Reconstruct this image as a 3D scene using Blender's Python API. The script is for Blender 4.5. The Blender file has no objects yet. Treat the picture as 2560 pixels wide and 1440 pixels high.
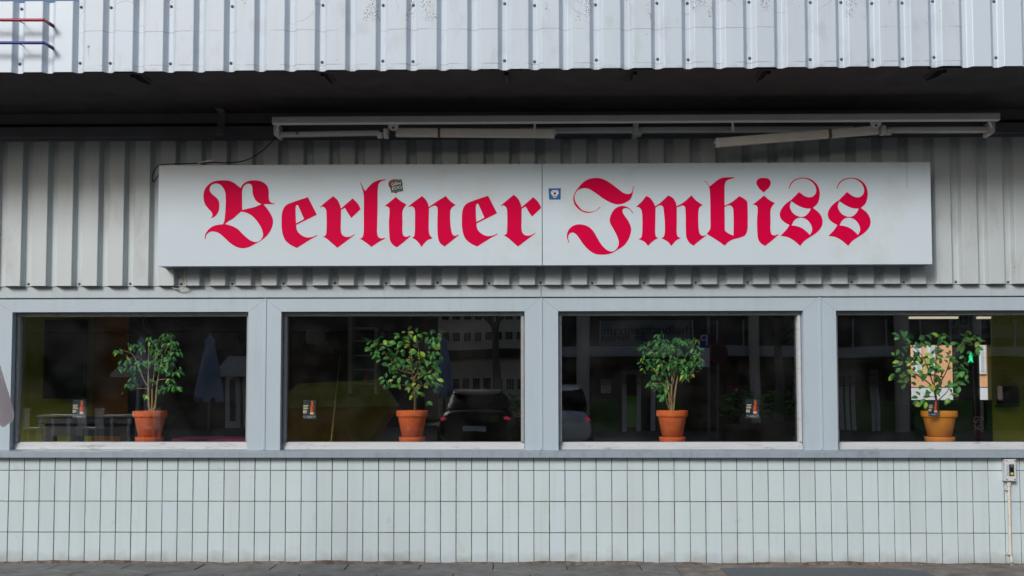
import bpy, math, random
from math import sin, cos, tan, pi, radians, sqrt
from mathutils import Vector, Matrix
random.seed(11)
scene = bpy.context.scene
COL = scene.collection

# ------------------------------------------------------------------ camera
CAM_Y, CAM_H = -8.5, 1.39
YAW, PITCH, ROLL = 0.9, 3.0, -0.05
FPX, HOR = 2640.0, 972.0            # focal length in photo pixels, horizon row
_a, _b, _r = radians(YAW), radians(PITCH), radians(ROLL)
FWD = Vector((-sin(_a)*cos(_b), cos(_a)*cos(_b), sin(_b)))
_rt = Vector((cos(_a), sin(_a), 0)); _up = _rt.cross(FWD)
RT = _rt*cos(_r)+_up*sin(_r); UP = _up*cos(_r)-_rt*sin(_r)
CPY = HOR-FPX*tan(_b)
CAM = Vector((0, CAM_Y, CAM_H))
cd = bpy.data.cameras.new('camera'); cam = bpy.data.objects.new('camera', cd); COL.objects.link(cam)
M = Matrix((RT, UP, -FWD)).transposed().to_4x4(); M.translation = CAM
cam.matrix_world = M
cd.sensor_fit = 'HORIZONTAL'; cd.sensor_width = 36; cd.lens = FPX/2560*36
cd.shift_y = (CPY-720)/2560
cd.clip_start = .1; cd.clip_end = 500
scene.camera = cam

def ray(px, py):
    return FWD+RT*((px-1280)/FPX)-UP*((py-CPY)/FPX)
def at(px, py, Y=0.0):              # point of the vertical plane y=Y
    d = ray(px, py); p = CAM+d*((Y-CAM.y)/d.y); return p
def X(px, py=972, Y=0.0): return at(px, py, Y).x
def Z(px, py, Y=0.0): return at(px, py, Y).z
GLASS_Y = 0.085
def rf(px, py, yobj):               # place across the street whose mirror image shows at (px,py)
    p = at(px, py, 2*GLASS_Y-yobj); return Vector((p.x, yobj, p.z))

# ------------------------------------------------------------------ world, sun, exposure
SUN_EL, SUN_AZ = radians(27.5), radians(208)      # azimuth clockwise from +Y
w = bpy.data.worlds.new('World'); scene.world = w; w.use_nodes = True
nt = w.node_tree; bg = nt.nodes['Background']
sky = nt.nodes.new('ShaderNodeTexSky'); sky.sky_type = 'NISHITA'; sky.sun_disc = False
sky.sun_elevation = SUN_EL; sky.sun_rotation = SUN_AZ
sky.air_density = 1.0; sky.dust_density = 2.5; sky.ozone_density = 1.0
nt.links.new(sky.outputs[0], bg.inputs[0]); bg.inputs[1].default_value = 0.065
sd = bpy.data.lights.new('sun', 'SUN'); sd.energy = 1.5; sd.angle = radians(17); sd.color = (1, .995, .985)
so = bpy.data.objects.new('sun', sd); COL.objects.link(so)
sv = Vector((sin(SUN_AZ)*cos(SUN_EL), cos(SUN_AZ)*cos(SUN_EL), sin(SUN_EL)))
so.rotation_euler = sv.to_track_quat('Z', 'Y').to_euler(); so.location = (0, -5, 20)
scene.view_settings.view_transform = 'Standard'; scene.view_settings.look = 'None'
scene.view_settings.gamma = 1; scene.view_settings.use_curve_mapping = False
scene.cycles.transparent_max_bounces = 32
scene.view_settings.exposure = 0.48

# ------------------------------------------------------------------ materials
def srgb(r, g, b):
    f = lambda c: ((c/255+.055)/1.055)**2.4 if c > 10 else c/255/12.92
    return (f(r), f(g), f(b), 1)
MATS = {}
def mat(name, col, rough=.5, metal=0., var=.06, scale=6., bump=0., bscale=60., rnd=0., spec=.5, coat=0., dirt=None, dscale=3., dlo=.55, dhi=.75, stretch=None, trans=None):
    """principled surface with noise variation, per-object random tone, optional dirt and bump"""
    if name in MATS: return MATS[name]
    m = bpy.data.materials.new(name); m.use_nodes = True
    t = m.node_tree; N = t.nodes; L = t.links; b = N['Principled BSDF']
    c = col if len(col) == 4 else (*col, 1)
    tc = N.new('ShaderNodeTexCoord'); geo = N.new('ShaderNodeNewGeometry')
    mp = N.new('ShaderNodeMapping'); L.new(geo.outputs['Position'], mp.inputs[0])
    if stretch: mp.inputs['Scale'].default_value = stretch
    n = N.new('ShaderNodeTexNoise'); n.inputs['Scale'].default_value = scale; n.inputs['Detail'].default_value = 6
    L.new(mp.outputs[0], n.inputs['Vector'])
    r = N.new('ShaderNodeMapRange'); r.inputs[1].default_value = .3; r.inputs[2].default_value = .7
    r.inputs[3].default_value = 1-var; r.inputs[4].default_value = 1+var
    L.new(n.outputs[0], r.inputs[0])
    val = r.outputs[0]
    if rnd:
        oi = N.new('ShaderNodeObjectInfo'); r2 = N.new('ShaderNodeMapRange')
        r2.inputs[3].default_value = 1-rnd; r2.inputs[4].default_value = 1+rnd
        L.new(oi.outputs['Random'], r2.inputs[0])
        mu = N.new('ShaderNodeMath'); mu.operation = 'MULTIPLY'
        L.new(val, mu.inputs[0]); L.new(r2.outputs[0], mu.inputs[1]); val = mu.outputs[0]
    hs = N.new('ShaderNodeHueSaturation'); hs.inputs['Color'].default_value = c
    L.new(val, hs.inputs['Value'])
    colout = hs.outputs[0]
    if dirt:
        n2 = N.new('ShaderNodeTexNoise'); n2.inputs['Scale'].default_value = dscale; n2.inputs['Detail'].default_value = 8; n2.inputs['Roughness'].default_value = .65
        L.new(mp.outputs[0], n2.inputs['Vector'])
        r3 = N.new('ShaderNodeMapRange'); r3.inputs[1].default_value = dlo; r3.inputs[2].default_value = dhi; r3.inputs[4].default_value = .8
        L.new(n2.outputs[0], r3.inputs[0])
        mx = N.new('ShaderNodeMix'); mx.data_type = 'RGBA'
        L.new(r3.outputs[0], mx.inputs[0]); L.new(colout, mx.inputs[6]); mx.inputs[7].default_value = dirt if len(dirt) == 4 else (*dirt, 1)
        colout = mx.outputs[2]
    L.new(colout, b.inputs['Base Color'])
    b.inputs['Roughness'].default_value = rough; b.inputs['Metallic'].default_value = metal
    b.inputs['Specular IOR Level'].default_value = spec; b.inputs['Coat Weight'].default_value = coat
    if bump:
        nb = N.new('ShaderNodeTexNoise'); nb.inputs['Scale'].default_value = bscale; nb.inputs['Detail'].default_value = 4
        L.new(mp.outputs[0], nb.inputs['Vector'])
        bp = N.new('ShaderNodeBump'); bp.inputs['Strength'].default_value = bump; bp.inputs['Distance'].default_value = .01
        L.new(nb.outputs[0], bp.inputs['Height']); L.new(bp.outputs[0], b.inputs['Normal'])
    MATS[name] = m
    m['colout'] = colout.node.name
    return m

def layer(m, build):
    """insert an extra colour layer: build(N, L, colour_socket, position_socket) -> colour socket"""
    t = m.node_tree; N = t.nodes; L = t.links; b = N['Principled BSDF']
    src = b.inputs['Base Color'].links[0].from_socket
    geo = next(n for n in N if n.type == 'NEW_GEOMETRY')
    L.new(build(N, L, src, geo.outputs['Position']), b.inputs['Base Color'])
def math_node(N, L, op, a, b=None, c=None):
    n = N.new('ShaderNodeMath'); n.operation = op
    for i, v in enumerate((a, b, c)):
        if v is None: continue
        if isinstance(v, (int, float)): n.inputs[i].default_value = v
        else: L.new(v, n.inputs[i])
    return n.outputs[0]
def mixc(N, L, fac, a, col):
    mx = N.new('ShaderNodeMix'); mx.data_type = 'RGBA'
    if isinstance(fac, (int, float)): mx.inputs[0].default_value = fac
    else: L.new(fac, mx.inputs[0])
    L.new(a, mx.inputs[6]); mx.inputs[7].default_value = col if len(col) == 4 else (*col, 1)
    return mx.outputs[2]
def noise(N, L, pos, scale, detail=4, stretch=None):
    if stretch:
        mp = N.new('ShaderNodeMapping'); mp.inputs['Scale'].default_value = stretch; L.new(pos, mp.inputs[0]); pos = mp.outputs[0]
    n = N.new('ShaderNodeTexNoise'); n.inputs['Scale'].default_value = scale; n.inputs['Detail'].default_value = detail
    L.new(pos, n.inputs['Vector']); return n.outputs[0]
def ramp(N, L, v, lo, hi, o0=0., o1=1.):
    r = N.new('ShaderNodeMapRange'); r.inputs[1].default_value = lo; r.inputs[2].default_value = hi
    r.inputs[3].default_value = o0; r.inputs[4].default_value = o1; L.new(v, r.inputs[0]); return r.outputs[0]
def specks(col, scale, thr, keep):
    """sparse small spots (holes, rust flecks)"""
    def f(N, L, src, pos):
        v = N.new('ShaderNodeTexVoronoi'); v.inputs['Scale'].default_value = scale; L.new(pos, v.inputs['Vector'])
        spot = math_node(N, L, 'LESS_THAN', v.outputs['Distance'], thr)
        sep = N.new('ShaderNodeSeparateColor'); L.new(v.outputs['Color'], sep.inputs[0])
        k = math_node(N, L, 'GREATER_THAN', sep.outputs[0], keep)
        return mixc(N, L, math_node(N, L, 'MULTIPLY', spot, k), src, col)
    return f

M_TILE = mat('glazed_tile', srgb(201, 215, 219), .32, var=.025, scale=3, rnd=.05, dirt=srgb(150, 150, 140), dscale=5, dlo=.62, dhi=.9, bump=.05, bscale=25)
layer(M_TILE, specks(srgb(70, 66, 60), 26, .06, .93))
def tile_foot(N, L, src, pos):      # splash dirt near the pavement
    s = N.new('ShaderNodeSeparateXYZ'); L.new(pos, s.inputs[0])
    n = noise(N, L, pos, 9, 6)
    h = math_node(N, L, 'ADD', s.outputs[2], math_node(N, L, 'MULTIPLY', n, -.16))
    return mixc(N, L, ramp(N, L, h, -.075, .02, .45, 0), src, srgb(120, 112, 100))
layer(M_TILE, tile_foot)
def two_tone(col, lo, hi):
    def f(N, L, src, pos):
        oi = N.new('ShaderNodeObjectInfo'); return mixc(N, L, ramp(N, L, oi.outputs['Random'], lo, hi), src, col)
    return f
layer(M_TILE, two_tone(srgb(192, 207, 216), .5, 1.6))
def streaks(col, amt, sc=16):
    def f(N, L, src, pos): return mixc(N, L, ramp(N, L, noise(N, L, pos, sc, 5, (1, 1, .06)), .5, .8, 0, amt), src, col)
    return f
M_GROUT = mat('grout', srgb(84, 74, 64), .9, var=.35, scale=12, dirt=srgb(160, 155, 145), dscale=7, dlo=.45, dhi=.7, bump=.4)
M_FRAME = mat('grey_frame_paint', srgb(176, 191, 202), .42, var=.03, scale=2, bump=.06, bscale=40, dirt=srgb(140, 142, 140), dscale=3, dlo=.6, dhi=.95)
layer(M_FRAME, specks(srgb(60, 60, 60), 11, .035, .9))
M_TRIM = mat('grey_trim', srgb(180, 192, 198), .45, var=.04, scale=3, bump=.05)
M_SILL = mat('grey_sill_paint', srgb(150, 163, 174), .4, var=.04, scale=4, bump=.08, dirt=srgb(110, 112, 112), dscale=6, dlo=.58, dhi=.85)
layer(M_SILL, specks(srgb(60, 60, 62), 14, .05, .88))
M_SASH = mat('old_white_sash', srgb(186, 190, 194), .5, var=.05, scale=9, bump=.25, bscale=45, dirt=srgb(120, 118, 116), dscale=11, dlo=.56, dhi=.72, stretch=(.6, 1, 3))
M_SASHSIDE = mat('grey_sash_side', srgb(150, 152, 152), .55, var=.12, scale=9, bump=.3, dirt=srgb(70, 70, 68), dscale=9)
M_CLAD = mat('grey_cladding', srgb(192, 201, 204), .42, var=.03, scale=1.5, stretch=(1, 1, .35), dirt=srgb(140, 138, 132), dscale=4, dlo=.55, dhi=.9)
layer(M_CLAD, specks(srgb(40, 38, 36), 8, .035, .8))
M_CANOPY = mat('white_corrugated_sheet', srgb(198, 210, 222), .45, var=.03, scale=2.5, stretch=(1, 1, .3))
M_CANOPY_NEW = mat('clean_corrugated_sheet', srgb(200, 213, 226), .4, var=.015, scale=2.5)
zf = Z(1280, 72, -1.36); zb = Z(1280, 158, -1.36); zt = Z(1280, 5, -1.36)
def ghosts(N, L, src, pos):         # traces of removed letters: a seam of dirt, arcs, a grimy hem
    s = N.new('ShaderNodeSeparateXYZ'); L.new(pos, s.inputs[0]); z = s.outputs[2]
    wob = math_node(N, L, 'MULTIPLY', math_node(N, L, 'SUBTRACT', noise(N, L, pos, 3, 3), .5), .03)
    zz = math_node(N, L, 'ADD', z, wob)
    d1 = math_node(N, L, 'ABSOLUTE', math_node(N, L, 'SUBTRACT', zz, zf))
    m1 = math_node(N, L, 'MULTIPLY', ramp(N, L, d1, .0, .005, .7, 0), ramp(N, L, noise(N, L, pos, 4, 3), .42, .6))
    d2 = math_node(N, L, 'ABSOLUTE', math_node(N, L, 'SUBTRACT', z, zb))
    m2 = math_node(N, L, 'MULTIPLY', ramp(N, L, d2, .0, .005, .8, 0), ramp(N, L, noise(N, L, pos, 6, 4), .45, .6))
    below = math_node(N, L, 'MULTIPLY', ramp(N, L, z, zb, zb-.05, 0, .5), ramp(N, L, noise(N, L, pos, 14, 6), .4, .7))
    v = N.new('ShaderNodeTexVoronoi'); v.inputs['Scale'].default_value = 2.6; L.new(pos, v.inputs['Vector'])
    ring = math_node(N, L, 'ABSOLUTE', math_node(N, L, 'SUBTRACT', v.outputs['Distance'], .36))
    upper = ramp(N, L, z, zf, zf+.02)
    m3 = math_node(N, L, 'MULTIPLY', math_node(N, L, 'MULTIPLY', ramp(N, L, ring, .0, .012, .45, 0), upper), ramp(N, L, noise(N, L, pos, 5, 3), .45, .62))
    smear = math_node(N, L, 'MULTIPLY', ramp(N, L, noise(N, L, pos, 9, 8, (1, 1, .5)), .55, .85), .35)
    f = math_node(N, L, 'MAXIMUM', math_node(N, L, 'MAXIMUM', m1, m2), math_node(N, L, 'MAXIMUM', below, m3))
    f = math_node(N, L, 'MAXIMUM', f, smear)
    return mixc(N, L, f, src, srgb(128, 130, 130))
layer(M_CANOPY, ghosts)
layer(M_CANOPY, specks(srgb(45, 42, 40), 22, .055, .9))
def rustflecks(N, L, src, pos):
    s = N.new('ShaderNodeSeparateXYZ'); L.new(pos, s.inputs[0])
    v = N.new('ShaderNodeTexVoronoi'); v.inputs['Scale'].default_value = 95; L.new(pos, v.inputs['Vector'])
    spot = math_node(N, L, 'LESS_THAN', v.outputs['Distance'], .33)
    where = math_node(N, L, 'MULTIPLY', ramp(N, L, noise(N, L, pos, 5.5, 2, (1, 1, .45)), .60, .64), ramp(N, L, s.outputs[2], zf+.05, zf+.07))
    return mixc(N, L, math_node(N, L, 'MULTIPLY', spot, where), src, srgb(110, 80, 60))
layer(M_CANOPY, rustflecks)
RSP = at(222, 117, -1.36)
def rustspot(N, L, src, pos):
    s = N.new('ShaderNodeSeparateXYZ'); L.new(pos, s.inputs[0])
    dx = math_node(N, L, 'ABSOLUTE', math_node(N, L, 'SUBTRACT', s.outputs[0], RSP.x)); dz = math_node(N, L, 'SUBTRACT', s.outputs[2], RSP.z)
    d = math_node(N, L, 'SQRT', math_node(N, L, 'ADD', math_node(N, L, 'MULTIPLY', dx, dx), math_node(N, L, 'MULTIPLY', dz, dz)))
    d = math_node(N, L, 'ADD', d, math_node(N, L, 'MULTIPLY', noise(N, L, pos, 90, 4), .012))
    spot = ramp(N, L, d, .008, .02, .95, 0)
    run = math_node(N, L, 'MULTIPLY', ramp(N, L, dx, .0, .007, .5, 0), math_node(N, L, 'MULTIPLY', ramp(N, L, dz, -.09, -.01), math_node(N, L, 'LESS_THAN', dz, 0.)))
    return mixc(N, L, math_node(N, L, 'MAXIMUM', spot, run), src, srgb(104, 76, 48))
layer(M_CANOPY, rustspot)
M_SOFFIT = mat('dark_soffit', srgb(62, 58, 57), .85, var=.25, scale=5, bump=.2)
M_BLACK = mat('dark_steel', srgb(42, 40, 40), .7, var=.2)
M_BEAM = mat('grey_beam', srgb(110, 112, 116), .6, var=.1)
layer(M_FRAME, streaks(srgb(120, 122, 120), .12)); layer(M_CLAD, streaks(srgb(130, 126, 118), .12, 7)); layer(M_TRIM, streaks(srgb(120, 120, 116), .15)); layer(M_TILE, streaks(srgb(130, 130, 122), .12)); layer(M_CANOPY, streaks(srgb(150, 150, 146), .1, 20)); layer(M_SILL, streaks(srgb(90, 92, 92), .3, 22))
M_SCREW = mat('zinc_screw', srgb(110, 116, 122), .35, .8, var=.1)
M_SIGN = mat('white_acrylic', srgb(204, 218, 227), .2, spec=.35, var=.015, scale=2, dirt=srgb(190, 188, 180), dscale=2, dlo=.55, dhi=.9)
M_CASE = mat('sign_casing', srgb(120, 124, 128), .45, var=.06)
M_RED = mat('red_vinyl', srgb(212, 0, 66), .6, spec=.06, var=.02)
M_AWN = mat('awning_white', srgb(238, 240, 238), .45, var=.04, scale=8)
M_AWN2 = mat('awning_cream', srgb(238, 236, 226), .45, var=.04, scale=8)
M_RUSTBAND = mat('brown_band', srgb(120, 95, 66), .7, var=.2, scale=40)
M_CABLE = mat('black_cable', srgb(20, 20, 20), .5)
M_CABLEB = mat('beige_cable', srgb(180, 170, 150), .5)
M_PVC = mat('cream_pvc', srgb(214, 208, 194), .5, var=.06, scale=14, dirt=srgb(130, 120, 100), dscale=9)
M_BOX = mat('switch_plastic', srgb(205, 208, 208), .4, var=.04, dirt=srgb(150, 148, 140), dscale=18)
M_BLK = mat('black_plastic', srgb(22, 24, 34), .35)
M_YEL = mat('yellow_button', srgb(196, 170, 80), .4)
M_WHITE = mat('white_print', srgb(230, 230, 228), .5)
M_BLUE = mat('blue_sticker', srgb(0, 92, 170), .4)
M_GRNST = mat('green_print', srgb(40, 120, 70), .5)
M_REDROD = mat('red_rod', srgb(168, 30, 62), .4, var=.1)
M_BLUEROD = mat('blue_rod', srgb(20, 40, 140), .4, var=.1)
M_ROD_END = mat('rusty_sleeve', srgb(90, 78, 66), .7, var=.3, scale=40)
M_PARASOL = mat('mauve_canvas', srgb(246, 238, 240), .9, var=.08, bump=.3, bscale=120)
def canvas(m, k):                        # cloth lets some light through
    t = m.node_tree; N = t.nodes; L = t.links; b = N['Principled BSDF']; tr = N.new('ShaderNodeBsdfTranslucent'); L.new(b.inputs['Base Color'].links[0].from_socket, tr.inputs[0])
    mx = N.new('ShaderNodeMixShader'); mx.inputs[0].default_value = k; L.new(b.outputs[0], mx.inputs[1]); L.new(tr.outputs[0], mx.inputs[2]); L.new(mx.outputs[0], N['Material Output'].inputs[0])
canvas(M_PARASOL, .65)
M_PAVE = mat('grey_paving', srgb(118, 118, 118), .85, var=.12, scale=9, rnd=.1, bump=.5, bscale=70, dirt=srgb(82, 80, 78), dscale=4, dlo=.45, dhi=.7)
layer(M_PAVE, specks(srgb(185, 182, 176), 24, .09, .85))
M_JOINT = mat('joint_dirt', srgb(62, 58, 54), .95, var=.3, scale=20, bump=.5)
M_PATCH = mat('asphalt_patch', srgb(92, 98, 104), .85, var=.15, scale=30, bump=.5, bscale=150)
M_CONC = mat('worn_concrete', srgb(132, 126, 120), .9, var=.2, scale=8, bump=.5, dirt=srgb(84, 74, 68), dscale=5, dlo=.42, dhi=.65)
M_MORTAR = mat('base_mortar', srgb(120, 108, 100), .95, var=.35, scale=22, bump=.8, bscale=60, dirt=srgb(74, 60, 52), dscale=12, dlo=.45, dhi=.65)
M_ASPH = mat('asphalt', srgb(62, 63, 66), .9, var=.15, scale=6, bump=.3)
M_TERRA = mat('terracotta', srgb(236, 108, 52), .75, var=.1, scale=14, bump=.2, bscale=90, dirt=srgb(232, 170, 136), dscale=13, dlo=.54, dhi=.8)
M_TERRA2 = mat('ochre_terracotta', srgb(242, 150, 56), .75, var=.08, scale=14, bump=.2, bscale=90)
M_SOIL = mat('soil', srgb(40, 30, 22), .95, var=.3, scale=60)
M_BARK = mat('pale_bark', srgb(176, 148, 110), .85, var=.25, scale=50, bump=.4, stretch=(1, 1, .3))
M_BARKD = mat('brown_bark', srgb(120, 84, 56), .85, var=.25, scale=50, bump=.4, stretch=(1, 1, .3))
def leafmat(name, col):
    m = mat(name, col, .48, var=.15, scale=30, rnd=.28)
    b = m.node_tree.nodes['Principled BSDF']
    b.inputs['Transmission Weight'].default_value = 0
    return m
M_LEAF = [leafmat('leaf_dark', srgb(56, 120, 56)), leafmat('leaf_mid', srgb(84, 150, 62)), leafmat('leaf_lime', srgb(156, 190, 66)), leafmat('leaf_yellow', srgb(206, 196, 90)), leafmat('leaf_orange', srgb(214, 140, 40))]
def emit(name, col, s):
    m = bpy.data.materials.new(name); m.use_nodes = True; t = m.node_tree
    b = t.nodes['Principled BSDF']; b.inputs['Emission Color'].default_value = (*col, 1); b.inputs['Emission Strength'].default_value = s
    b.inputs['Base Color'].default_value = (*col, 1); return m
def glassmat():
    m = bpy.data.materials.new('window_glass'); m.use_nodes = True; t = m.node_tree; N = t.nodes; L = t.links
    N.remove(N['Principled BSDF']); out = N['Material Output']
    tr = N.new('ShaderNodeBsdfTransparent'); tr.inputs[0].default_value = (.99, 1, .995, 1)
    gl = N.new('ShaderNodeBsdfGlossy'); gl.inputs['Roughness'].default_value = .004; gl.inputs[0].default_value = (1, 1, 1, 1)
    fr = N.new('ShaderNodeFresnel'); geo = N.new('ShaderNodeNewGeometry')
    io = N.new('ShaderNodeMapRange'); io.inputs[3].default_value = 1.66; io.inputs[4].default_value = 1/1.66; L.new(geo.outputs['Backfacing'], io.inputs[0]); L.new(io.outputs[0], fr.inputs[0])   # same reflectance from either side of the thin pane
    nn = N.new('ShaderNodeTexNoise'); nn.inputs['Scale'].default_value = 1.3; nn.inputs['Detail'].default_value = 1; L.new(geo.outputs['Position'], nn.inputs[0])
    bp = N.new('ShaderNodeBump'); bp.inputs['Strength'].default_value = .05; bp.inputs['Distance'].default_value = .02; L.new(nn.outputs[0], bp.inputs['Height']); L.new(bp.outputs[0], gl.inputs['Normal'])
    mx = N.new('ShaderNodeMixShader'); L.new(fr.outputs[0], mx.inputs[0]); L.new(tr.outputs[0], mx.inputs[1]); L.new(gl.outputs[0], mx.inputs[2])
    df = N.new('ShaderNodeBsdfDiffuse'); df.inputs[0].default_value = (.6, .6, .6, 1)
    n2 = N.new('ShaderNodeTexNoise'); n2.inputs['Scale'].default_value = 5; n2.inputs['Detail'].default_value = 6; L.new(geo.outputs['Position'], n2.inputs[0])
    r = N.new('ShaderNodeMapRange'); r.inputs[1].default_value = .4; r.inputs[2].default_value = .8; r.inputs[4].default_value = .006; L.new(n2.outputs[0], r.inputs[0])
    m2 = N.new('ShaderNodeMixShader'); L.new(r.outputs[0], m2.inputs[0]); L.new(mx.outputs[0], m2.inputs[1]); L.new(df.outputs[0], m2.inputs[2])
    L.new(m2.outputs[0], out.inputs[0]); return m
M_GLASS = glassmat()

# ------------------------------------------------------------------ mesh helpers
WL = {}                                         # world location of every object (none is rotated unless noted)
class MB:
    def __init__(s): s.v = []; s.f = []; s.sm = []
    def poly(s, pts, flip=False, smooth=False):
        b = len(s.v); s.v += [tuple(p) for p in pts]; i = list(range(b, b+len(pts)))
        s.f.append(i[::-1] if flip else i); s.sm.append(smooth)
        return s
    def faces(s, verts, faces, smooth=False):
        b = len(s.v); s.v += [tuple(p) for p in verts]
        for f in faces: s.f.append([b+i for i in f]); s.sm.append(smooth)
        return s
    def box(s, x0, x1, y0, y1, z0, z1, bev=0.):
        x0, x1 = sorted((x0, x1)); y0, y1 = sorted((y0, y1)); z0, z1 = sorted((z0, z1))
        if not bev:
            v = [(x, y, z) for z in (z0, z1) for y in (y0, y1) for x in (x0, x1)]
            return s.faces(v, [(0, 2, 3, 1), (4, 5, 7, 6), (0, 1, 5, 4), (2, 6, 7, 3), (0, 4, 6, 2), (1, 3, 7, 5)])
        # chamfer on the front (-y) edges
        e = min(bev, (x1-x0)*.4, (z1-z0)*.4)
        F = [(x0+e, y0, z0+e), (x1-e, y0, z0+e), (x1-e, y0, z1-e), (x0+e, y0, z1-e)]
        R = [(x0, y0+e, z0), (x1, y0+e, z0), (x1, y0+e, z1), (x0, y0+e, z1)]
        B = [(x0, y1, z0), (x1, y1, z0), (x1, y1, z1), (x0, y1, z1)]
        fs = [(0, 1, 2, 3)]+[(i, 4+i, 4+(i+1) % 4, (i+1) % 4) for i in range(4)]+[(4+i, 8+i, 8+(i+1) % 4, 4+(i+1) % 4) for i in range(4)]+[(11, 10, 9, 8)]
        return s.faces(F+R+B, fs)
    def prism_xz(s, pts, y0, y1):               # polygon in x,z (counter-clockwise seen from -y) extruded y0(front)..y1
        n = len(pts)
        v = [(p[0], y0, p[1]) for p in pts]+[(p[0], y1, p[1]) for p in pts]
        return s.faces(v, [tuple(range(n)), tuple(range(2*n-1, n-1, -1))]+[(i, n+i, n+(i+1) % n, (i+1) % n) for i in range(n)])
    def prism_xy(s, pts, z0, z1):
        n = len(pts)
        v = [(p[0], p[1], z1) for p in pts]+[(p[0], p[1], z0) for p in pts]
        return s.faces(v, [tuple(range(n)), tuple(range(2*n-1, n-1, -1))]+[(i, n+i, n+(i+1) % n, (i+1) % n) for i in range(n)])
    def prism_yz(s, pts, x0, x1):
        n = len(pts)
        v = [(x1, p[0], p[1]) for p in pts]+[(x0, p[0], p[1]) for p in pts]
        return s.faces(v, [tuple(range(n)), tuple(range(2*n-1, n-1, -1))]+[(i, n+i, n+(i+1) % n, (i+1) % n) for i in range(n)])
    def tube(s, pts, r, n=8, cap=True):
        pts = [Vector(p) for p in pts]; rs = r if isinstance(r, (list, tuple)) else [r]*len(pts)
        rings = []
        up = Vector((0, 0, 1))
        for i, p in enumerate(pts):
            d = (pts[min(i+1, len(pts)-1)]-pts[max(i-1, 0)]).normalized()
            a = d.cross(up)
            if a.length < .05: a = d.cross(Vector((1, 0, 0)))
            a.normalize(); b = a.cross(d).normalized()
            rings.append([p+(a*cos(2*pi*k/n)+b*sin(2*pi*k/n))*rs[i] for k in range(n)])
        v = [q for R in rings for q in R]; f = []
        for i in range(len(rings)-1):
            for k in range(n):
                f.append((i*n+k, (i+1)*n+k, (i+1)*n+(k+1) % n, i*n+(k+1) % n))
        s.faces(v, f, True)
        if cap: s.poly(rings[0], False); s.poly(rings[-1], True)
        return s
    def lathe(s, prof, c=(0, 0, 0), n=28, axis='z', smooth=True):
        v = []; f = []
        for r, h in prof:
            for k in range(n):
                a = 2*pi*k/n
                v.append((c[0]+r*cos(a), c[1]+r*sin(a), c[2]+h) if axis == 'z' else (c[0]+r*cos(a), c[1]+h, c[2]+r*sin(a)))
        for i in range(len(prof)-1):
            for k in range(n):
                q = (i*n+k, i*n+(k+1) % n, (i+1)*n+(k+1) % n, (i+1)*n+k)
                f.append(q if axis == 'z' else q[::-1])
        return s.faces(v, f, smooth)
    def sphere(s, c, r, n=10, m=6, sc=(1, 1, 1)):
        pr = [(max(1e-4, sin(pi*i/m))*r, -cos(pi*i/m)*r) for i in range(m+1)]
        b = len(s.v); s.lathe(pr, (0, 0, 0), n)
        for i in range(b, len(s.v)):
            x, y, z = s.v[i]; s.v[i] = (c[0]+x*sc[0], c[1]+y*sc[1], c[2]+z*sc[2])
        return s
    def mesh(s, name, m, off=(0, 0, 0)):
        me = bpy.data.meshes.new(name)
        me.from_pydata([(a-off[0], b-off[1], c-off[2]) for a, b, c in s.v], [], s.f)
        me.polygons.foreach_set('use_smooth', s.sm); me.materials.append(m); me.update(); return me
    def build(s, name, m, parent=None, loc=None, kind=None):
        """one mesh object; vertices are given in world space"""
        L = Vector(loc) if loc is not None else (WL[parent.name] if parent else Vector((0, 0, 0)))
        return link(name, s.mesh(name, m, L), parent, L, kind)
def link(name, data, parent=None, wloc=(0, 0, 0), kind=None):
    o = bpy.data.objects.new(name, data); COL.objects.link(o)
    wloc = Vector(wloc); WL[o.name] = wloc
    if parent: o.parent = parent; o.location = wloc-WL[parent.name]
    else: o.location = wloc
    if kind: o['kind'] = kind
    return o
def thing(name, label, cat, loc=(0, 0, 0), group=None):
    o = link(name, None, None, loc); o.empty_display_size = .1
    return tag(o, label, cat, group)
def tag(o, label, cat, group=None):
    o['label'] = label; o['category'] = cat
    if group: o['group'] = group
    return o
def curve_mesh(name, contours, m, Y, th):
    """flat outline(s) in world x,z -> slab on plane y=Y standing th proud"""
    cu = bpy.data.curves.new(name, 'CURVE'); cu.dimensions = '2D'; cu.fill_mode = 'BOTH'; cu.extrude = th/2
    for c in contours:
        sp = cu.splines.new('POLY'); sp.points.add(len(c)-1)
        for p, q in zip(sp.points, c): p.co = (q[0], q[1], 0, 1)
        sp.use_cyclic_u = True
    return from_curve(name, cu, m, Y, th)
def from_curve(name, cu, m, Y, th, mirror=False):
    o = bpy.data.objects.new('tmp', cu); COL.objects.link(o)
    dg = bpy.context.evaluated_depsgraph_get(); me = bpy.data.meshes.new_from_object(o.evaluated_get(dg))
    bpy.data.objects.remove(o); bpy.data.curves.remove(cu)
    for v in me.vertices:
        x, y, z = v.co; v.co = (-x if mirror else x, (Y-th/2-z) if not mirror else (Y+th/2+z), y)
    me.name = name; me.materials.clear(); me.materials.append(m); return me
def text_mesh(name, body, size, m, Y, th, cx, cz, mirror=False, rot=0, sx=1., bold=0.):
    cu = bpy.data.curves.new(name, 'FONT'); cu.body = body; cu.size = size; cu.extrude = th/2; cu.align_x = 'CENTER'; cu.align_y = 'CENTER'; cu.offset = bold
    me = from_curve(name, cu, m, 0, th, mirror)
    for v in me.vertices:
        x, y, z = v.co; x *= sx
        v.co = (cx+x*cos(rot)-z*sin(rot), Y+y, cz+x*sin(rot)+z*cos(rot))
    return me
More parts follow.
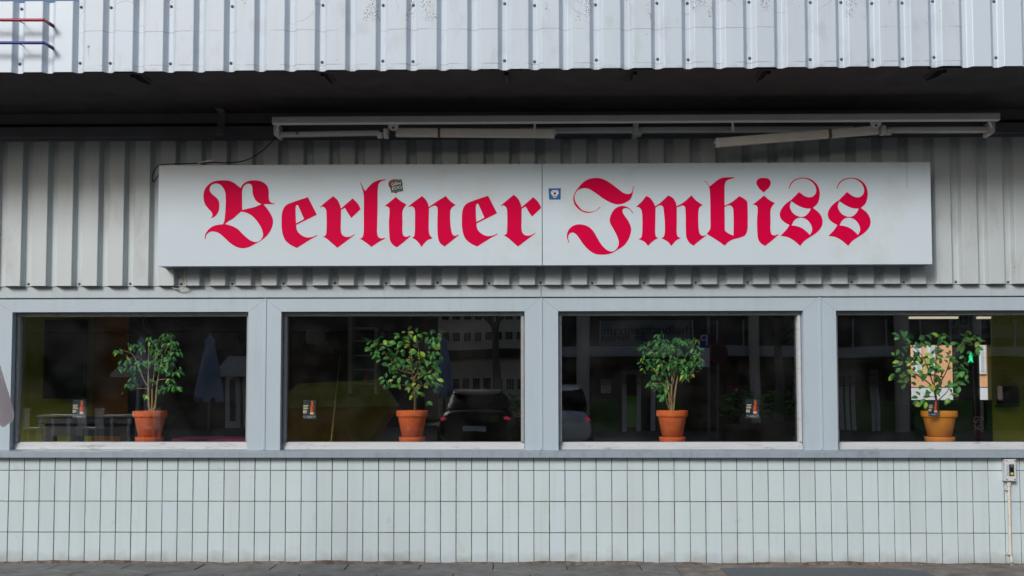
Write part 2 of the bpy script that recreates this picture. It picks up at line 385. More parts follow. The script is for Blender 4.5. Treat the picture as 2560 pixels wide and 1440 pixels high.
def smooth(pts, seg=7):
    """closed outline; points flagged with a third item are corners, the rest run smoothly"""
    n = len(pts); out = []
    P = [Vector((p[0], p[1])) for p in pts]; C = [len(p) > 2 for p in pts]
    for i in range(n):
        p1, p2 = P[i], P[(i+1) % n]
        p0 = p1-(p2-p1) if C[i] else P[i-1]
        p3 = p2+(p2-p1) if C[(i+1) % n] else P[(i+2) % n]
        if C[i] and C[(i+1) % n]:
            out.append(p1); continue
        if C[i]: p0 = p1*2-p2
        if C[(i+1) % n]: p3 = p2*2-p1
        # centripetal Catmull-Rom
        t0 = 0; t1 = t0+max((p1-p0).length, 1e-4)**.5; t2 = t1+max((p2-p1).length, 1e-4)**.5; t3 = t2+max((p3-p2).length, 1e-4)**.5
        for k in range(seg):
            t = t1+(t2-t1)*k/seg
            A1 = p0*((t1-t)/(t1-t0))+p1*((t-t0)/(t1-t0)); A2 = p1*((t2-t)/(t2-t1))+p2*((t-t1)/(t2-t1)); A3 = p2*((t3-t)/(t3-t2))+p3*((t-t2)/(t3-t2))
            B1 = A1*((t2-t)/(t2-t0))+A2*((t-t0)/(t2-t0)); B2 = A2*((t3-t)/(t3-t1))+A3*((t-t1)/(t3-t1))
            out.append(B1*((t2-t)/(t2-t1))+B2*((t-t1)/(t2-t1)))
    return out

# ================================================================== THE SETTING: ground
G = MB().box(-60, 60, -60, 30, -.6, -.055).build('ground', M_ASPH, kind='structure')
# near pavement: dark bed, hexagonal slabs near the wall, asphalt patch to the right
pav = MB().box(-14, 14, -5.5, -.001, -.054, -.012).build('pavement', M_JOINT, kind='structure')
def clip(poly, f):
    out = []
    for i in range(len(poly)):
        a, b = poly[i], poly[(i+1) % len(poly)]; fa, fb = f(a), f(b)
        if fa >= 0: out.append(a)
        if (fa >= 0) != (fb >= 0):
            t = fa/(fa-fb); out.append((a[0]+(b[0]-a[0])*t, a[1]+(b[1]-a[1])*t))
    return out
HW = .575; HR = HW/sqrt(3); XR = X(1680, 1408)
x_off = X(65, 1431)+.02-4*HW
for row in range(-1, 7):
    for col in range(-2, 20):
        cx = x_off+(col-1)*HW+(HW/2 if row % 2 else 0); cy = -.14-row*1.5*HR-HR*.0
        g = .004
        p = [(cx+(HR-g)*cos(pi/2+k*pi/3), cy+(HR-g)*sin(pi/2+k*pi/3)) for k in range(6)]
        p = clip(p, lambda q: -.035-q[1]); p = clip(p, lambda q: XR-q[0]) if p else p
        if len(p) < 3 or cy < -4: continue
        t = random.uniform(-.003, .003)
        mb = MB(); n = len(p); e = .006
        c = (sum(q[0] for q in p)/n, sum(q[1] for q in p)/n)
        ins = [(q[0]+(c[0]-q[0])*.02, q[1]+(c[1]-q[1])*.02) for q in p]
        v = [(q[0], q[1], t) for q in ins]+[(q[0], q[1], t-.004) for q in p]+[(q[0], q[1], -.03) for q in p]
        mb.faces(v, [tuple(range(n))]+[(i, n+i, n+(i+1) % n, (i+1) % n) for i in range(n)]+[(n+i, 2*n+i, 2*n+(i+1) % n, n+(i+1) % n) for i in range(n)])
        mb.build('paving_slab', M_PAVE, pav)
XA, XB = X(1785, 1430), X(2270, 1430)
MB().prism_xy([(XR+.006, -4), (XA-.01, -4), (XA-.03, -.06), (XR+.006, -.04)], -.03, .0).build('concrete_strip', M_CONC, pav)
edge = [(XA+.0+.02*random.random(), -4), (XB+.1, -4), (XB, -.35), (XB-.1, -.27), (XB-.45, -.22)]+[(XB-.45-k*.12, -.2+random.uniform(-.015, .015)) for k in range(1, 9)]
MB().prism_xy([q for q in edge if q[0] > XA-.01]+[(XA+.01, -.22)], -.03, .0045).build('asphalt_patch', M_PATCH, pav)
MB().prism_xy([(XA-.004, -4), (12, -4), (12, -.036), (XA-.03, -.036)], -.03, -.001).build('concrete_apron', M_CONC, pav)
# mortar fillet at the foot of the wall
mb = MB(); n = 360; xs = [-7+14*i/n for i in range(n+1)]
hh = [.012+.006*sin(x*3.1)+.004*sin(x*11)+random.uniform(0, .005) for x in xs]; dd = [.032+.012*sin(x*2.3+1)+random.uniform(0, .012) for x in xs]
v = [];
for x, h, d in zip(xs, hh, dd): v += [(x, -.0005, h), (x, -d*.7, h*.8), (x, -d, -.01)]
f = []
for i in range(n):
    for k in range(2): f.append((i*3+k, i*3+k+1, i*3+4+k, i*3+3+k))
mb.faces(v, f).build('mortar_fillet', M_MORTAR, pav)
MB().box(-60, 60, -30, -13.5, -.0545, .06).build('far_pavement', M_CONC, kind='structure')

rg = random.Random(3); mb = MB()
for k in range(170):
    x, y = rg.uniform(-4.6, 4.4), -.04-.5*rg.random()**1.6; r_ = rg.uniform(.002, .007)
    p4 = [(x+r_*cos(a+k), y+r_*sin(a+k), .0005) for a in (0, 2.1, 4.2)]+[(x, y, .004+r_*.7)]
    mb.faces(p4, [(0, 1, 3), (1, 2, 3), (2, 0, 3)])
tag(mb.build('grit', mat('grit_stone', srgb(150, 146, 138), .9, var=.4, scale=30), kind='stuff'), 'loose pale grit scattered along the foot of the wall', 'grit')
# ================================================================== THE SNACK BAR
bld = thing('snack_bar_building', 'low grey snack bar with tiled base, ribbed cladding and deep canopy', 'building', (0, .3, 0))
ZS0, ZS1 = .844, .898                           # sill underside / top
ZWT, ZJ, ZHEM = 2.014, 2.122, 2.222             # top of openings, joint line, cladding hem
# tiled base
base = MB().box(-7.2, 7.2, .004, .2, -.3, .86).build('tiled_base_wall', M_GROUT, bld)
TP, TH = .12444, .247
ROW1 = .737                                     # first horizontal joint under the sill
def tile_mesh(w_, h_, nm):
    g = .0029; return MB().box(-w_/2+g, w_/2-g, 0, .012, -h_/2+g, h_/2-g, bev=.0022).mesh(nm, M_TILE)
TM = tile_mesh(TP, TH, 'tile'); TT = tile_mesh(TP, .118, 'tile_top')
x0 = -4.1898-.0
nt_ = 0
for r in range(4):
    for c in range(-5, 70):
        xc = x0+TP*(c+.5)
        if r == 0: me, zc = TT, ROW1+.059
        else: me, zc = TM, ROW1-TH*(r-.5)
        o = link('tile', me, base, (xc+random.uniform(-.0006, .0006), -.004+random.uniform(-.0006, .0008), zc+random.uniform(-.0006, .0006)))
        o.rotation_euler = (random.gauss(0, .003), random.gauss(0, .0015), random.gauss(0, .003)); nt_ += 1
mb = MB()                                      # the tiles beyond, joined
for r in range(4):
    for c in list(range(-24, -5))+list(range(70, 92)):
        xc = x0+TP*(c+.5); h_ = .118 if r == 0 else TH; zc = ROW1+.059 if r == 0 else ROW1-TH*(r-.5); g = .0029
        mb.box(xc-TP/2+g, xc+TP/2-g, -.004, .008, zc-h_/2+g, zc+h_/2-g, bev=.0022)
mb.build('farther_tiles', M_TILE, base, kind='stuff')
# sill in two lengths
XJ = X(1352, 1130)
for a, b in ((-7.2, XJ-.001), (XJ+.001, 7.2)):
    MB().prism_yz([(-.075, ZS0), (.12, ZS0), (.12, ZS1+.01), (-.012, ZS1+.004), (-.07, ZS1-.006), (-.075, ZS1-.01)], a, b).build('window_sill', M_SILL, bld)
MB().box(-7.2, 7.2, .02, .2, .861, .885).build('sill_core', M_BLACK, bld)
# windows: three whole modules and part of a fourth each side
joints = [X(-40, 930)-.0, X(663.5, 930), X(1353.5, 930), X(2050.5, 930)]
PITCHW = (joints[3]-joints[1])/2
joints = [joints[1]-2*PITCHW, joints[1]-PITCHW, joints[1], joints[2], joints[3], joints[3]+PITCHW, joints[3]+2*PITCHW]
opens = [(X(33, 780)+.004, X(621, 930)), (X(703, 930), X(1311.5, 930)), (X(1395.5, 930), X(2008.5, 930)), (X(2090.5, 930), None)]
opens[3] = (opens[3][0], opens[3][0]+(opens[2][1]-opens[2][0]))
opens = [(opens[0][0]-PITCHW, opens[0][1]-PITCHW)]+opens+[(opens[3][0]+PITCHW, opens[3][1]+PITCHW)]
YF, YB = -.02, .1
win_labels = ['grey framed shop window beyond the left edge', 'grey framed shop window with sparse potted ficus, leftmost of the row', 'grey framed shop window holding the broad-leaved lime green plant', 'grey framed shop window holding the dense bushy ficus', 'grey framed shop window cut off by the right edge, lime wall inside', 'grey framed shop window beyond the right edge']
for i in range(6):
    wdw = link('window', None, bld, (opens[i][0], YF, ZS1)); wdw.empty_display_size = .1
    wdw['label'] = win_labels[i]
    jl, jr = joints[i]+.004, joints[i+1]-.004; ol, orr = opens[i]; g = .0008
    zt_, zb_ = ZJ-.004, ZS1+.002
    MB().prism_xz([(jl, zt_), (ol+g, ZWT), (orr-g, ZWT), (jr, zt_)], YF, YB).build('top_rail', M_FRAME, wdw)
    MB().prism_xz([(jl, zb_), (ol, zb_), (ol, ZWT-g), (jl, zt_-2*g)], YF, YB).build('stile', M_FRAME, wdw)
    MB().prism_xz([(orr, zb_), (jr, zb_), (jr, zt_-2*g), (orr, ZWT-g)], YF, YB).build('stile', M_FRAME, wdw)
    # sash set back in the opening
    sb = .058; st = .026; sw = .026
    sl, sr, sz0, sz1 = ol+.004, orr-.004, zb_+.002, ZWT-.004
    MB().prism_yz([(.035, sz0), (.104, sz0), (.104, sz0+sb), (.066, sz0+sb), (.058, sz0+sb-.008), (.04, sz0+.02)], sl, sr).build('sash_bottom_rail', M_SASH, wdw)
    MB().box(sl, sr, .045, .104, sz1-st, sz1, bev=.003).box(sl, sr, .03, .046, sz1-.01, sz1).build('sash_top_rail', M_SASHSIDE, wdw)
    for a, b in ((sl, sl+sw), (sr-sw, sr)):
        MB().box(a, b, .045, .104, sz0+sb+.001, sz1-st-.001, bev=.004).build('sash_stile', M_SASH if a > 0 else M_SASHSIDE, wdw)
    MB().box(sl+.012, sr-.012, GLASS_Y, GLASS_Y+.006, sz0+sb-.01, sz1-st+.01).build('pane', M_GLASS, wdw)
    MB().box(sl+.012, sr-.012, GLASS_Y+.018, GLASS_Y+.022, sz0+sb-.01, sz1-st+.01).build('added_pane', M_GLASS, wdw)  # second pane, added to make the mirrored street brighter
for j in joints:                                 # cover strips
    MB().box(j-.0105, j+.0105, -.0255, .05, ZS1+.006, ZJ-.002, bev=.003).build('cover_strip', M_FRAME, bld)
# trim band over the windows, split at two places
for a, b in ((-7.2, joints[3]-.001), (joints[3]+.001, 7.2)):
    MB().box(a, b, -.024, .1, ZJ+.005, ZHEM+.05, bev=.004).build('trim_band', M_TRIM, bld)
MB().box(-7.2, 7.2, .0, .16, ZJ-.01, ZJ+.01).build('joint_backing', M_BLACK, bld)
# upper wall core, roof, ends
MB().box(-7.2, 7.2, .02, .2, ZHEM, 3.9).build('upper_wall', M_BLACK, bld)
# ribbed cladding
def ribs(x_start, n, pitch, yv, yo, za, zb_, flatw, fl, first_half=0.):
    """profile: wide outer flats (yo), narrow valleys (yv); list of (x,y)"""
    prof = []
    vw = pitch-flatw-2*fl
    for k in range(n):
        xa = x_start+k*pitch
        prof += [(xa, yv), (xa+vw, yv), (xa+vw+fl, yo), (xa+vw+fl+flatw, yo)]
    prof.append((x_start+n*pitch, yv))
    return prof
def sheet(prof, za, zb_, th=.0025):
    mb = MB(); n = len(prof); r = .003
    # soften each bend into two
    P = [Vector(p) for p in prof]; Q = [P[0]]
    for i in range(1, n-1):
        a = (P[i-1]-P[i]).normalized()*r; b = (P[i+1]-P[i]).normalized()*r
        Q += [P[i]+a, P[i]+b]
    Q.append(P[-1]); n = len(Q)
    v = [(q.x, q.y, za) for q in Q]+[(q.x, q.y, zb_) for q in Q]+[(q.x, q.y+th, za) for q in Q]+[(q.x, q.y+th, zb_) for q in Q]
    f = []
    for i in range(n-1):
        f += [(i, i+1, n+i+1, n+i), (2*n+i+1, 2*n+i, 3*n+i, 3*n+i+1), (i, 2*n+i, 2*n+i+1, i+1), (n+i, n+i+1, 3*n+i+1, 3*n+i)]
    return mb.faces(v, f)
screw_me = MB().lathe([(.0001, -.007), (.004, -.0065), (.0065, -.004), (.0065, -.0025), (.0105, -.002), (.0105, 0)], n=12, axis='y').mesh('screw', M_SCREW)
PITCH_W = .2075; FLATW, FLK = .120, .0195
xv0 = X(58, 715, -.03)                           # left edge of first visible valley flank
YV, YO = -.032, -.082
xs0 = xv0+FLK-PITCH_W*16
k = 0
for sidx in range(14):
    n = 5
    xa = xs0+sidx*5*PITCH_W
    d = -.0012*(sidx % 2)  # laps
    o = sheet(ribs(xa, n, PITCH_W, YV+d, YO+d, 0, 0, FLATW, FLK), ZHEM+random.uniform(-.001, .001), 3.5).build('cladding_sheet', M_CLAD, bld)
    for q in range(n):
        if (sidx*5+q) % 2 == 0:
            link('screw', screw_me, o, (xa+q*PITCH_W+.025, YV+d-.001, ZHEM+.018+random.uniform(-.003, .003)))
# wall head beam and gutter-like rail under the soffit
ZB0, ZB1 = Z(1280, 340, -.11), Z(1280, 313, -.11)
MB().box(-7.2, 7.2, -.13, -.08, ZB0, ZB1, bev=.004).build('head_rail', M_BEAM, bld)
MB().box(-7.2, 7.2, -.105, -.086, ZB0-.022, ZB0+.004).build('lower_rail', M_BEAM, bld)
MB().box(-7.2, 7.2, -.1, .02, ZB1+.03, ZB1+.14).build('head_beam', M_BEAM, bld)
# canopy: soffit, ribbed fascia, roof
YCF = -1.36
ZC = Z(1280, 172, YCF)                           # hem of the fascia
ZSOF = ZC+.035
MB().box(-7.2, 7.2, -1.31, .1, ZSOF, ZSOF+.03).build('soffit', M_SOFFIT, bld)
MB().box(-7.2, 7.2, -1.24, 2.85, ZC+.30, ZC+.42).build('roof', M_BEAM, bld)
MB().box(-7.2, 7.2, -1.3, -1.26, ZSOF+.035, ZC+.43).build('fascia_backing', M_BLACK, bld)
vx = [51, 126.6, 202.6, 280, 355, 430, 505.6, 580, 657, 732, 807, 883.6, 958, 1036, 1116, 1193, 1266.5, 1343, 1419, 1495, 1572, 1649, 1725, 1801, 1877, 1955, 2032, 2106, 2181, 2257.6, 2335, 2414, 2489]
VX = [X(p, 150, YCF+.035) for p in vx]
CP = (VX[-1]-VX[0])/(len(VX)-1); CX0 = VX[0]
FLW = CP*.585; FLC = CP*.135; VWC = CP-FLW-2*FLC
screws = {-7: 0, -5: 0, -3: 0, 34: 0, 36: 0, 38: 0, 40: 0, 0: 0, 2: 0, 3: 0, 5: 0, 7: 0, 10: 0, 12: 0, 13: 0, 16: 0, 17: 0, 19: 0, 21: 0, 22: 0, 24: 0, 26: 0, 27: 0, 28: 0, 29: 0, 30: 0, 32: 0}
zlow, zhigh = Z(1280, 148, YCF), Z(1280, 7, YCF)
segs = [(-8, 2, 'new'), (2, 7, 'old'), (7, 12, 'old'), (12, 17, 'old'), (17, 22, 'old'), (22, 27, 'old'), (27, 31, 'old'), (31, 36, 'new'), (36, 46, 'new')]
for si, (a, b, kind) in enumerate(segs):
    xa = CX0-VWC/2+a*CP+ (VWC*.75 if si == 1 else 0)*0
    top = Z(100, 3, YCF) if si == 0 else ZC+.66+.01*(si % 2)
    d = -.0015*(si % 2)
    hem = ZC+{0: -.004, 1: -.003, 2: 0, 3: 0, 4: .002, 5: .002, 6: .004, 7: 0, 8: 0}[si]
    o = sheet(ribs(xa, b-a, CP, YCF+.035+d, YCF+d, 0, 0, FLW, FLC), hem, top).build('fascia_sheet', M_CANOPY_NEW if kind == 'new' else M_CANOPY, bld)
    for q in range(a, b):
        if q in screws:
            for zz in (zlow, zhigh if si else top-.045):
                link('screw', screw_me, o, (CX0+q*CP+random.uniform(-.004, .004), YCF+.034+d, zz+random.uniform(-.008, .008)))
# canopy brackets: plate under the hem with a fin running back
for px in (325, 803, 1266, 1590, 1925, 2368):
    c = at(px, 180, YCF+.06); br = link('canopy_bracket', None, bld, (c.x, YCF+.06, ZSOF)); br.empty_display_size = .05
    MB().box(c.x-.11, c.x+.11, YCF+.055, YCF+.1, ZSOF-.03, ZSOF-.001).build('plate', M_BLACK, br)
    MB().prism_yz([(YCF+.1, ZSOF-.001), (YCF+.1, ZSOF-.05), (YCF+.2, ZSOF-.05), (YCF+.42, ZSOF-.012), (YCF+.42, ZSOF-.001)][::-1], c.x-.012, c.x+.012).box(c.x-.045, c.x+.045, YCF+.101, YCF+.38, ZSOF-.006, ZSOF-.0005).build('fin', M_BLACK, br)
br = link('wall_bracket', None, bld, (X(553, 290, -.2), -.2, ZSOF)); bx = X(553, 290, -.2)
MB().box(bx-.03, bx+.03, -.2, -.19, Z(553, 330, -.2), ZSOF-.001).box(bx-.03, bx+.03, -.27, -.2005, ZSOF-.012, ZSOF-.001).build('plate', M_BEAM, br)
MB().box(bx-.035, bx+.035, -.24, -.2005, Z(553, 338, -.2), Z(553, 326, -.2)).build('foot', M_BEAM, br)

# ------------------------------------------------------------------ interior shell
IN_D = 2.7
M_LIME = mat('lime_wall', srgb(204, 206, 48), .7, var=.05)
M_ORANGE = mat('orange_wall', srgb(190, 122, 24), .7, var=.08)
M_BRICK = mat('dark_brick', srgb(88, 52, 36), .9, var=.25, scale=12)
M_DARKW = mat('dark_wall', srgb(52, 46, 42), .8, var=.1)
M_DARKWOOD = mat('dark_wood', srgb(40, 36, 38), .5, var=.15)
M_SHELF = mat('shelf_white', srgb(170, 172, 166), .6)
M_MAG = mat('magenta_cloth', srgb(116, 22, 72), .8)
MB().box(-7.2, 7.2, .2, IN_D, -.2, -.02).build('interior_floor', M_DARKW, bld)
MB().box(-7.2, 7.2, .2, IN_D, 2.6, 2.7).build('interior_ceiling', mat('ceiling', srgb(150, 148, 140), .8), bld)
MB().box(-7.2, -7.1, .2, IN_D, -.02, 2.6).build('interior_side_wall', M_LIME, bld)
MB().box(7.1, 7.2, .2, IN_D, -.02, 2.6).build('interior_side_wall', M_LIME, bld)
# window board inside
MB().box(-7.2, 7.2, .106, .46, .905, .945).build('window_board', M_SASHSIDE, bld)
MB().box(-7.2, 7.2, .2005, .25, -.02, .904).build('parapet_inside', M_DARKW, bld)
# back wall with two openings behind the right hand window
YBW = 2.6
def bx_(px0, px1, py0, py1, Y): return X(px0, 940, Y), X(px1, 940, Y), Z(px0, py1, Y), Z(px0, py0, Y)
o1 = bx_(2278, 2393, 862, 1000, YBW); o2 = bx_(2446, 2478, 862, 1000, YBW)
zo0, zo1 = o1[2], o1[3]
xl, xr = o1[0], o2[1]
YW = YBW+.1
def wallpiece(px0, px1, m, nm='back_wall', z0=-.02, z1=2.6):
    MB().box(X(px0, 940, YBW), X(px1, 940, YBW), YBW, YW, z0, z1).build(nm, m, bld)
wallpiece(-400, 232, M_LIME); wallpiece(233, 320, M_ORANGE); wallpiece(321, 720, M_DARKW); wallpiece(721, 870, M_BRICK); wallpiece(871, 2277.5, M_DARKW)
wallpiece(2479, 3000, M_LIME)
MB().box(o1[0]-.002, o2[1]+.002, YBW+.001, YW, zo1, 2.6).build('back_wall', M_DARKW, bld)
MB().box(o1[0]-.002, o2[1]+.002, YBW+.001, YW, -.02, zo0).build('back_wall', mat('dark_green_wall', srgb(28, 52, 20), .7), bld)
MB().box(o1[1], o2[0], YBW-.03, YW+.02, zo0, zo1).build('dark_mullion', M_BLACK, bld)

# ================================================================== ILLUMINATED SIGN
YS = -.27
sl_, sr_ = (X(397, 412, YS)+X(393, 664, YS))/2, (X(2327, 408, YS)+X(2330, 661, YS))/2
sz1_ = (Z(420, 412, YS)+Z(2300, 406.5, YS)+Z(1355, 409, YS))/3; sz0_ = (Z(420, 664.5, YS)+Z(2300, 661.5, YS)+Z(1355, 664, YS))/3
seam = X(1355.7, 540, YS)
sign = thing('shop_sign', 'long white box sign with red blackletter words Berliner Imbiss', 'sign', ((sl_+sr_)/2, YS, sz0_))
MB().box(sl_+.004, sr_-.004, YS+.013, -.075, sz0_+.004, sz1_-.004).build('casing', M_CASE, sign)
pl = MB().box(sl_, seam-.0025, YS, YS+.012, sz0_, sz1_, bev=.002).build('panel', M_SIGN, sign); pl['label'] = 'white sign panel reading Berliner'
pr = MB().box(seam+.0025, sr_, YS, YS+.012, sz0_, sz1_, bev=.002).build('panel', M_SIGN, sign); pr['label'] = 'white sign panel reading Imbiss'
sxp = X(2267, 430, YS)
MB().box(sxp-.0012, sxp+.0012, YS-.0006, YS+.001, Z(2267, 470, YS), sz1_-.003).build('crack', mat('crack_line', srgb(120, 120, 116), .6), pr)
for px in (720, 1060, 1700, 2010):
    c = X(px, 668, -.1); MB().box(c-.02, c+.02, -.0745, -.03, sz0_+.03, sz0_+.07).build('mounting_foot', M_CASE, sign)
c_ = 1
LA, LB, LC, LD = (450, 400), (900, 400), (1380, 400), (1850, 400)       # origins of the tracing views, 5.12 px per photo px
B1 = [(393, 748, c_), (416, 712), (405, 670), (360, 620), (318, 560), (300, 480), (310, 400), (345, 335), (410, 285), (480, 265), (560, 260), (640, 268), (700, 298), (745, 335), (778, 358, c_), (800, 320), (840, 285), (890, 266), (950, 260), (1020, 268), (1080, 295), (1118, 335), (1134, 390), (1136, 460), (1140, 510), (1160, 540), (1185, 552), (1213, 556, c_), (1211, 565, c_), (1068, 567, c_), (1110, 615), (1160, 690), (1188, 760), (1188, 820), (1160, 900), (1110, 970), (1040, 1030), (960, 1075), (880, 1115), (810, 1130), (730, 1115), (650, 1070), (580, 1005), (510, 945), (460, 920), (400, 915), (360, 935), (335, 965), (326, 1012, c_), (317, 1010, c_), (322, 960), (345, 915), (390, 868), (450, 838), (510, 826), (550, 822, c_), (565, 790), (575, 720), (583, 600), (585, 480), (578, 410), (555, 360), (520, 320), (480, 302), (440, 303), (405, 320), (385, 350), (380, 385), (400, 425), (440, 460), (478, 495), (500, 540), (503, 600), (492, 660), (465, 705), (430, 733)]
B2 = [(797, 640, c_), (795, 480), (797, 390), (815, 340), (845, 312), (880, 303), (910, 315), (925, 350), (930, 420), (940, 460), (965, 510), (1000, 545), (1043, 565, c_), (960, 600), (880, 620)]
B3 = [(780, 661, c_), (840, 672), (910, 705), (975, 770), (1025, 840), (1055, 910), (1063, 960), (1050, 1000), (1020, 1035), (975, 1050), (920, 1038), (860, 1000), (800, 945), (740, 885), (680, 850), (630, 833), (574, 820, c_), (620, 785), (680, 750), (730, 705)]
E1 = [(1637, 475, c_), (1752, 700, c_), (1488, 831, c_), (1490, 870), (1510, 920), (1560, 965), (1620, 990), (1680, 988), (1755, 961, c_), (1758, 970, c_), (1700, 1000), (1600, 1060), (1497, 1125, c_), (1420, 1090), (1350, 1030), (1318, 960), (1303, 880), (1300, 780), (1305, 690), (1325, 620), (1365, 575), (1430, 545)]
E2 = [(1512, 582, c_), (1588, 755, c_), (1550, 778), (1485, 811, c_), (1480, 700), (1480, 610), (1487, 585), (1498, 577)]
R1 = [(1960, 463, c_), (2010, 505), (2045, 570), (2060, 621, c_), (2210, 492, c_), (2260, 540), (2295, 590), (2310, 632, c_), (2193, 742, c_), (2150, 680), (2112, 612, c_), (2062, 640, c_), (2060, 760), (2060, 910), (2075, 955), (2110, 980), (2160, 983), (2200, 970), (2236, 949, c_), (2238, 956, c_), (2180, 1000), (2100, 1060), (2013, 1125, c_), (1950, 1070), (1880, 1010), (1823, 976, c_), (1850, 975), (1868, 955), (1875, 900), (1875, 700), (1870, 640), (1850, 610), (1820, 598), (1797, 609, c_), (1792, 602, c_), (1870, 535)]
L1 = [(-2, 287, c_), (8, 291, c_), (30, 335), (65, 398, c_), (110, 345), (160, 295), (230, 262), (327, 246, c_), (327, 256, c_), (270, 275), (240, 305), (228, 380), (225, 600), (220, 800), (220, 940), (235, 985), (270, 1003), (321, 995, c_), (323, 1003, c_), (240, 1050), (147, 1113, c_), (80, 1060), (20, 1020), (-8, 1007, c_), (20, 1000), (35, 980), (45, 940), (48, 700), (45, 430), (30, 370)]
I1 = [(460, 473, c_), (520, 525), (598, 570, c_), (565, 610), (545, 655), (543, 800), (543, 920), (555, 965), (590, 983), (644, 966, c_), (647, 975, c_), (560, 1050), (473, 1118, c_), (420, 1085), (385, 1030), (375, 950), (370, 800), (378, 650), (372, 612), (350, 595), (313, 592, c_), (390, 530)]
DOT = [(302, 229), (360, 240), (388, 270), (392, 300), (375, 345), (340, 382), (305, 415, c_), (260, 380), (225, 335), (210, 295), (218, 260), (245, 238)]
N1 = [(795, 462, c_), (840, 505), (870, 560), (880, 603, c_), (1000, 520), (1100, 460, c_), (1150, 520), (1225, 578, c_), (1180, 605), (1160, 640), (1153, 720), (1160, 850), (1180, 945), (1210, 970), (1261, 954, c_), (1264, 963, c_), (1180, 1030), (1085, 1108, c_), (1030, 1070), (1000, 1000), (990, 800), (993, 640), (985, 600), (960, 585), (930, 590), (883, 619, c_), (880, 760), (880, 900), (890, 955), (928, 1002, c_), (860, 1030), (820, 1070), (786, 1113, c_), (750, 1060), (710, 1020), (663, 995, c_), (690, 978), (700, 940), (703, 800), (702, 650), (690, 610), (660, 593), (620, 604, c_), (616, 598, c_), (700, 530)]
J1 = [(614, 600, c_), (560, 645), (500, 662), (440, 658), (380, 635), (330, 580), (298, 530), (288, 470), (310, 410), (350, 375), (420, 360), (480, 375), (560, 425), (650, 490), (740, 540), (800, 562), (860, 568), (930, 550), (1000, 505), (1030, 440), (1044, 340, c_), (1035, 337, c_), (1030, 390), (1010, 425), (960, 435), (910, 418), (840, 365), (760, 305), (680, 255), (610, 232), (550, 230), (480, 242), (410, 278), (340, 350), (290, 425), (272, 490), (285, 560), (325, 615), (390, 660), (460, 677), (540, 660), (585, 635), (619, 607, c_)]
J2 = [(1041, 679, c_), (1033, 684, c_), (1000, 640), (965, 618), (930, 618), (905, 635), (903, 665), (930, 715), (970, 770), (1000, 830), (1013, 890), (1000, 960), (965, 1040), (920, 1095), (840, 1150), (770, 1190), (700, 1208), (630, 1212), (550, 1200), (480, 1160), (410, 1090), (360, 1020), (310, 955), (270, 930), (235, 935), (210, 965), (208, 1010), (222, 1058, c_), (214, 1061, c_), (195, 1010), (190, 960), (210, 900), (250, 855), (310, 828), (380, 825), (450, 845), (520, 900), (570, 980), (610, 1050), (660, 1115), (720, 1160), (780, 1170), (825, 1140), (850, 1090), (853, 1040), (830, 970), (790, 890), (745, 810), (738, 770), (755, 700), (800, 630), (860, 595), (910, 588), (970, 605), (1010, 640)]
M1 = [(1205, 460, c_), (1255, 485), (1300, 545), (1320, 592, c_), (1390, 545), (1485, 455, c_), (1540, 480), (1580, 535), (1595, 592, c_), (1680, 545), (1785, 452, c_), (1840, 515), (1930, 577, c_), (1890, 605), (1875, 650), (1873, 800), (1880, 900), (1900, 955), (1930, 970), (1969, 961, c_), (1971, 969, c_), (1890, 1030), (1808, 1098, c_), (1750, 1050), (1720, 990), (1712, 850), (1708, 650), (1700, 600), (1670, 583), (1640, 592), (1597, 608, c_), (1597, 800), (1597, 940), (1610, 980), (1650, 998, c_), (1590, 1030), (1527, 1100, c_), (1480, 1045), (1397, 1000, c_), (1425, 985), (1440, 950), (1443, 800), (1430, 650), (1420, 600), (1390, 580), (1350, 592), (1325, 612, c_), (1322, 800), (1322, 945), (1335, 985), (1360, 998, c_), (1290, 1040), (1228, 1100, c_), (1180, 1045), (1100, 1010, c_), (1135, 1000), (1150, 965), (1157, 850), (1150, 670), (1135, 625), (1110, 605), (1073, 602, c_), (1150, 530)]
BB1 = [(1949, 267, c_), (1958, 264, c_), (1990, 300), (2015, 340, c_), (2070, 295), (2130, 250), (2200, 225), (2338, 222, c_), (2338, 231, c_), (2280, 245), (2230, 270), (2212, 310), (2208, 400), (2208, 585, c_), (2300, 540), (2397, 462, c_), (2450, 490), (2495, 530), (2503, 600), (2505, 800), (2500, 900), (2470, 965), (2400, 995), (2310, 1020), (2250, 1055), (2210, 1097, c_), (2100, 1020), (1980, 947, c_), (2015, 900), (2025, 880), (2027, 700), (2022, 450), (2010, 350), (1985, 305)]
BB2 = [(2208, 605, c_), (2250, 582), (2290, 585), (2315, 615), (2323, 700), (2323, 968, c_), (2260, 940), (2212, 905, c_), (2210, 750)]
S1 = [(622, 367, c_), (632, 367, c_), (650, 320), (700, 265), (760, 243), (810, 238), (870, 250), (930, 290), (965, 340), (975, 400), (960, 440), (930, 468), (890, 478), (830, 462), (755, 410, c_), (685, 480), (650, 515), (600, 548), (545, 605), (515, 660), (508, 700), (525, 755), (570, 798), (632, 832, c_), (590, 895), (517, 972, c_), (600, 985), (680, 1025), (770, 1100, c_), (820, 1040), (900, 985), (980, 930), (1040, 860), (1057, 790), (1040, 720), (1000, 665), (933, 613, c_), (990, 560), (1015, 490), (1020, 420), (1005, 350), (965, 290), (900, 245), (830, 228), (770, 230), (700, 250), (645, 305)]
S2 = [(660, 528, c_), (720, 570), (800, 608), (850, 620), (907, 622, c_), (880, 670), (835, 715), (780, 727), (720, 710), (670, 670), (640, 610), (640, 570)]
S3 = [(660, 838, c_), (690, 780), (730, 748), (785, 738), (840, 755), (890, 800), (920, 860), (920, 910), (895, 960, c_), (850, 915), (790, 870), (720, 845)]
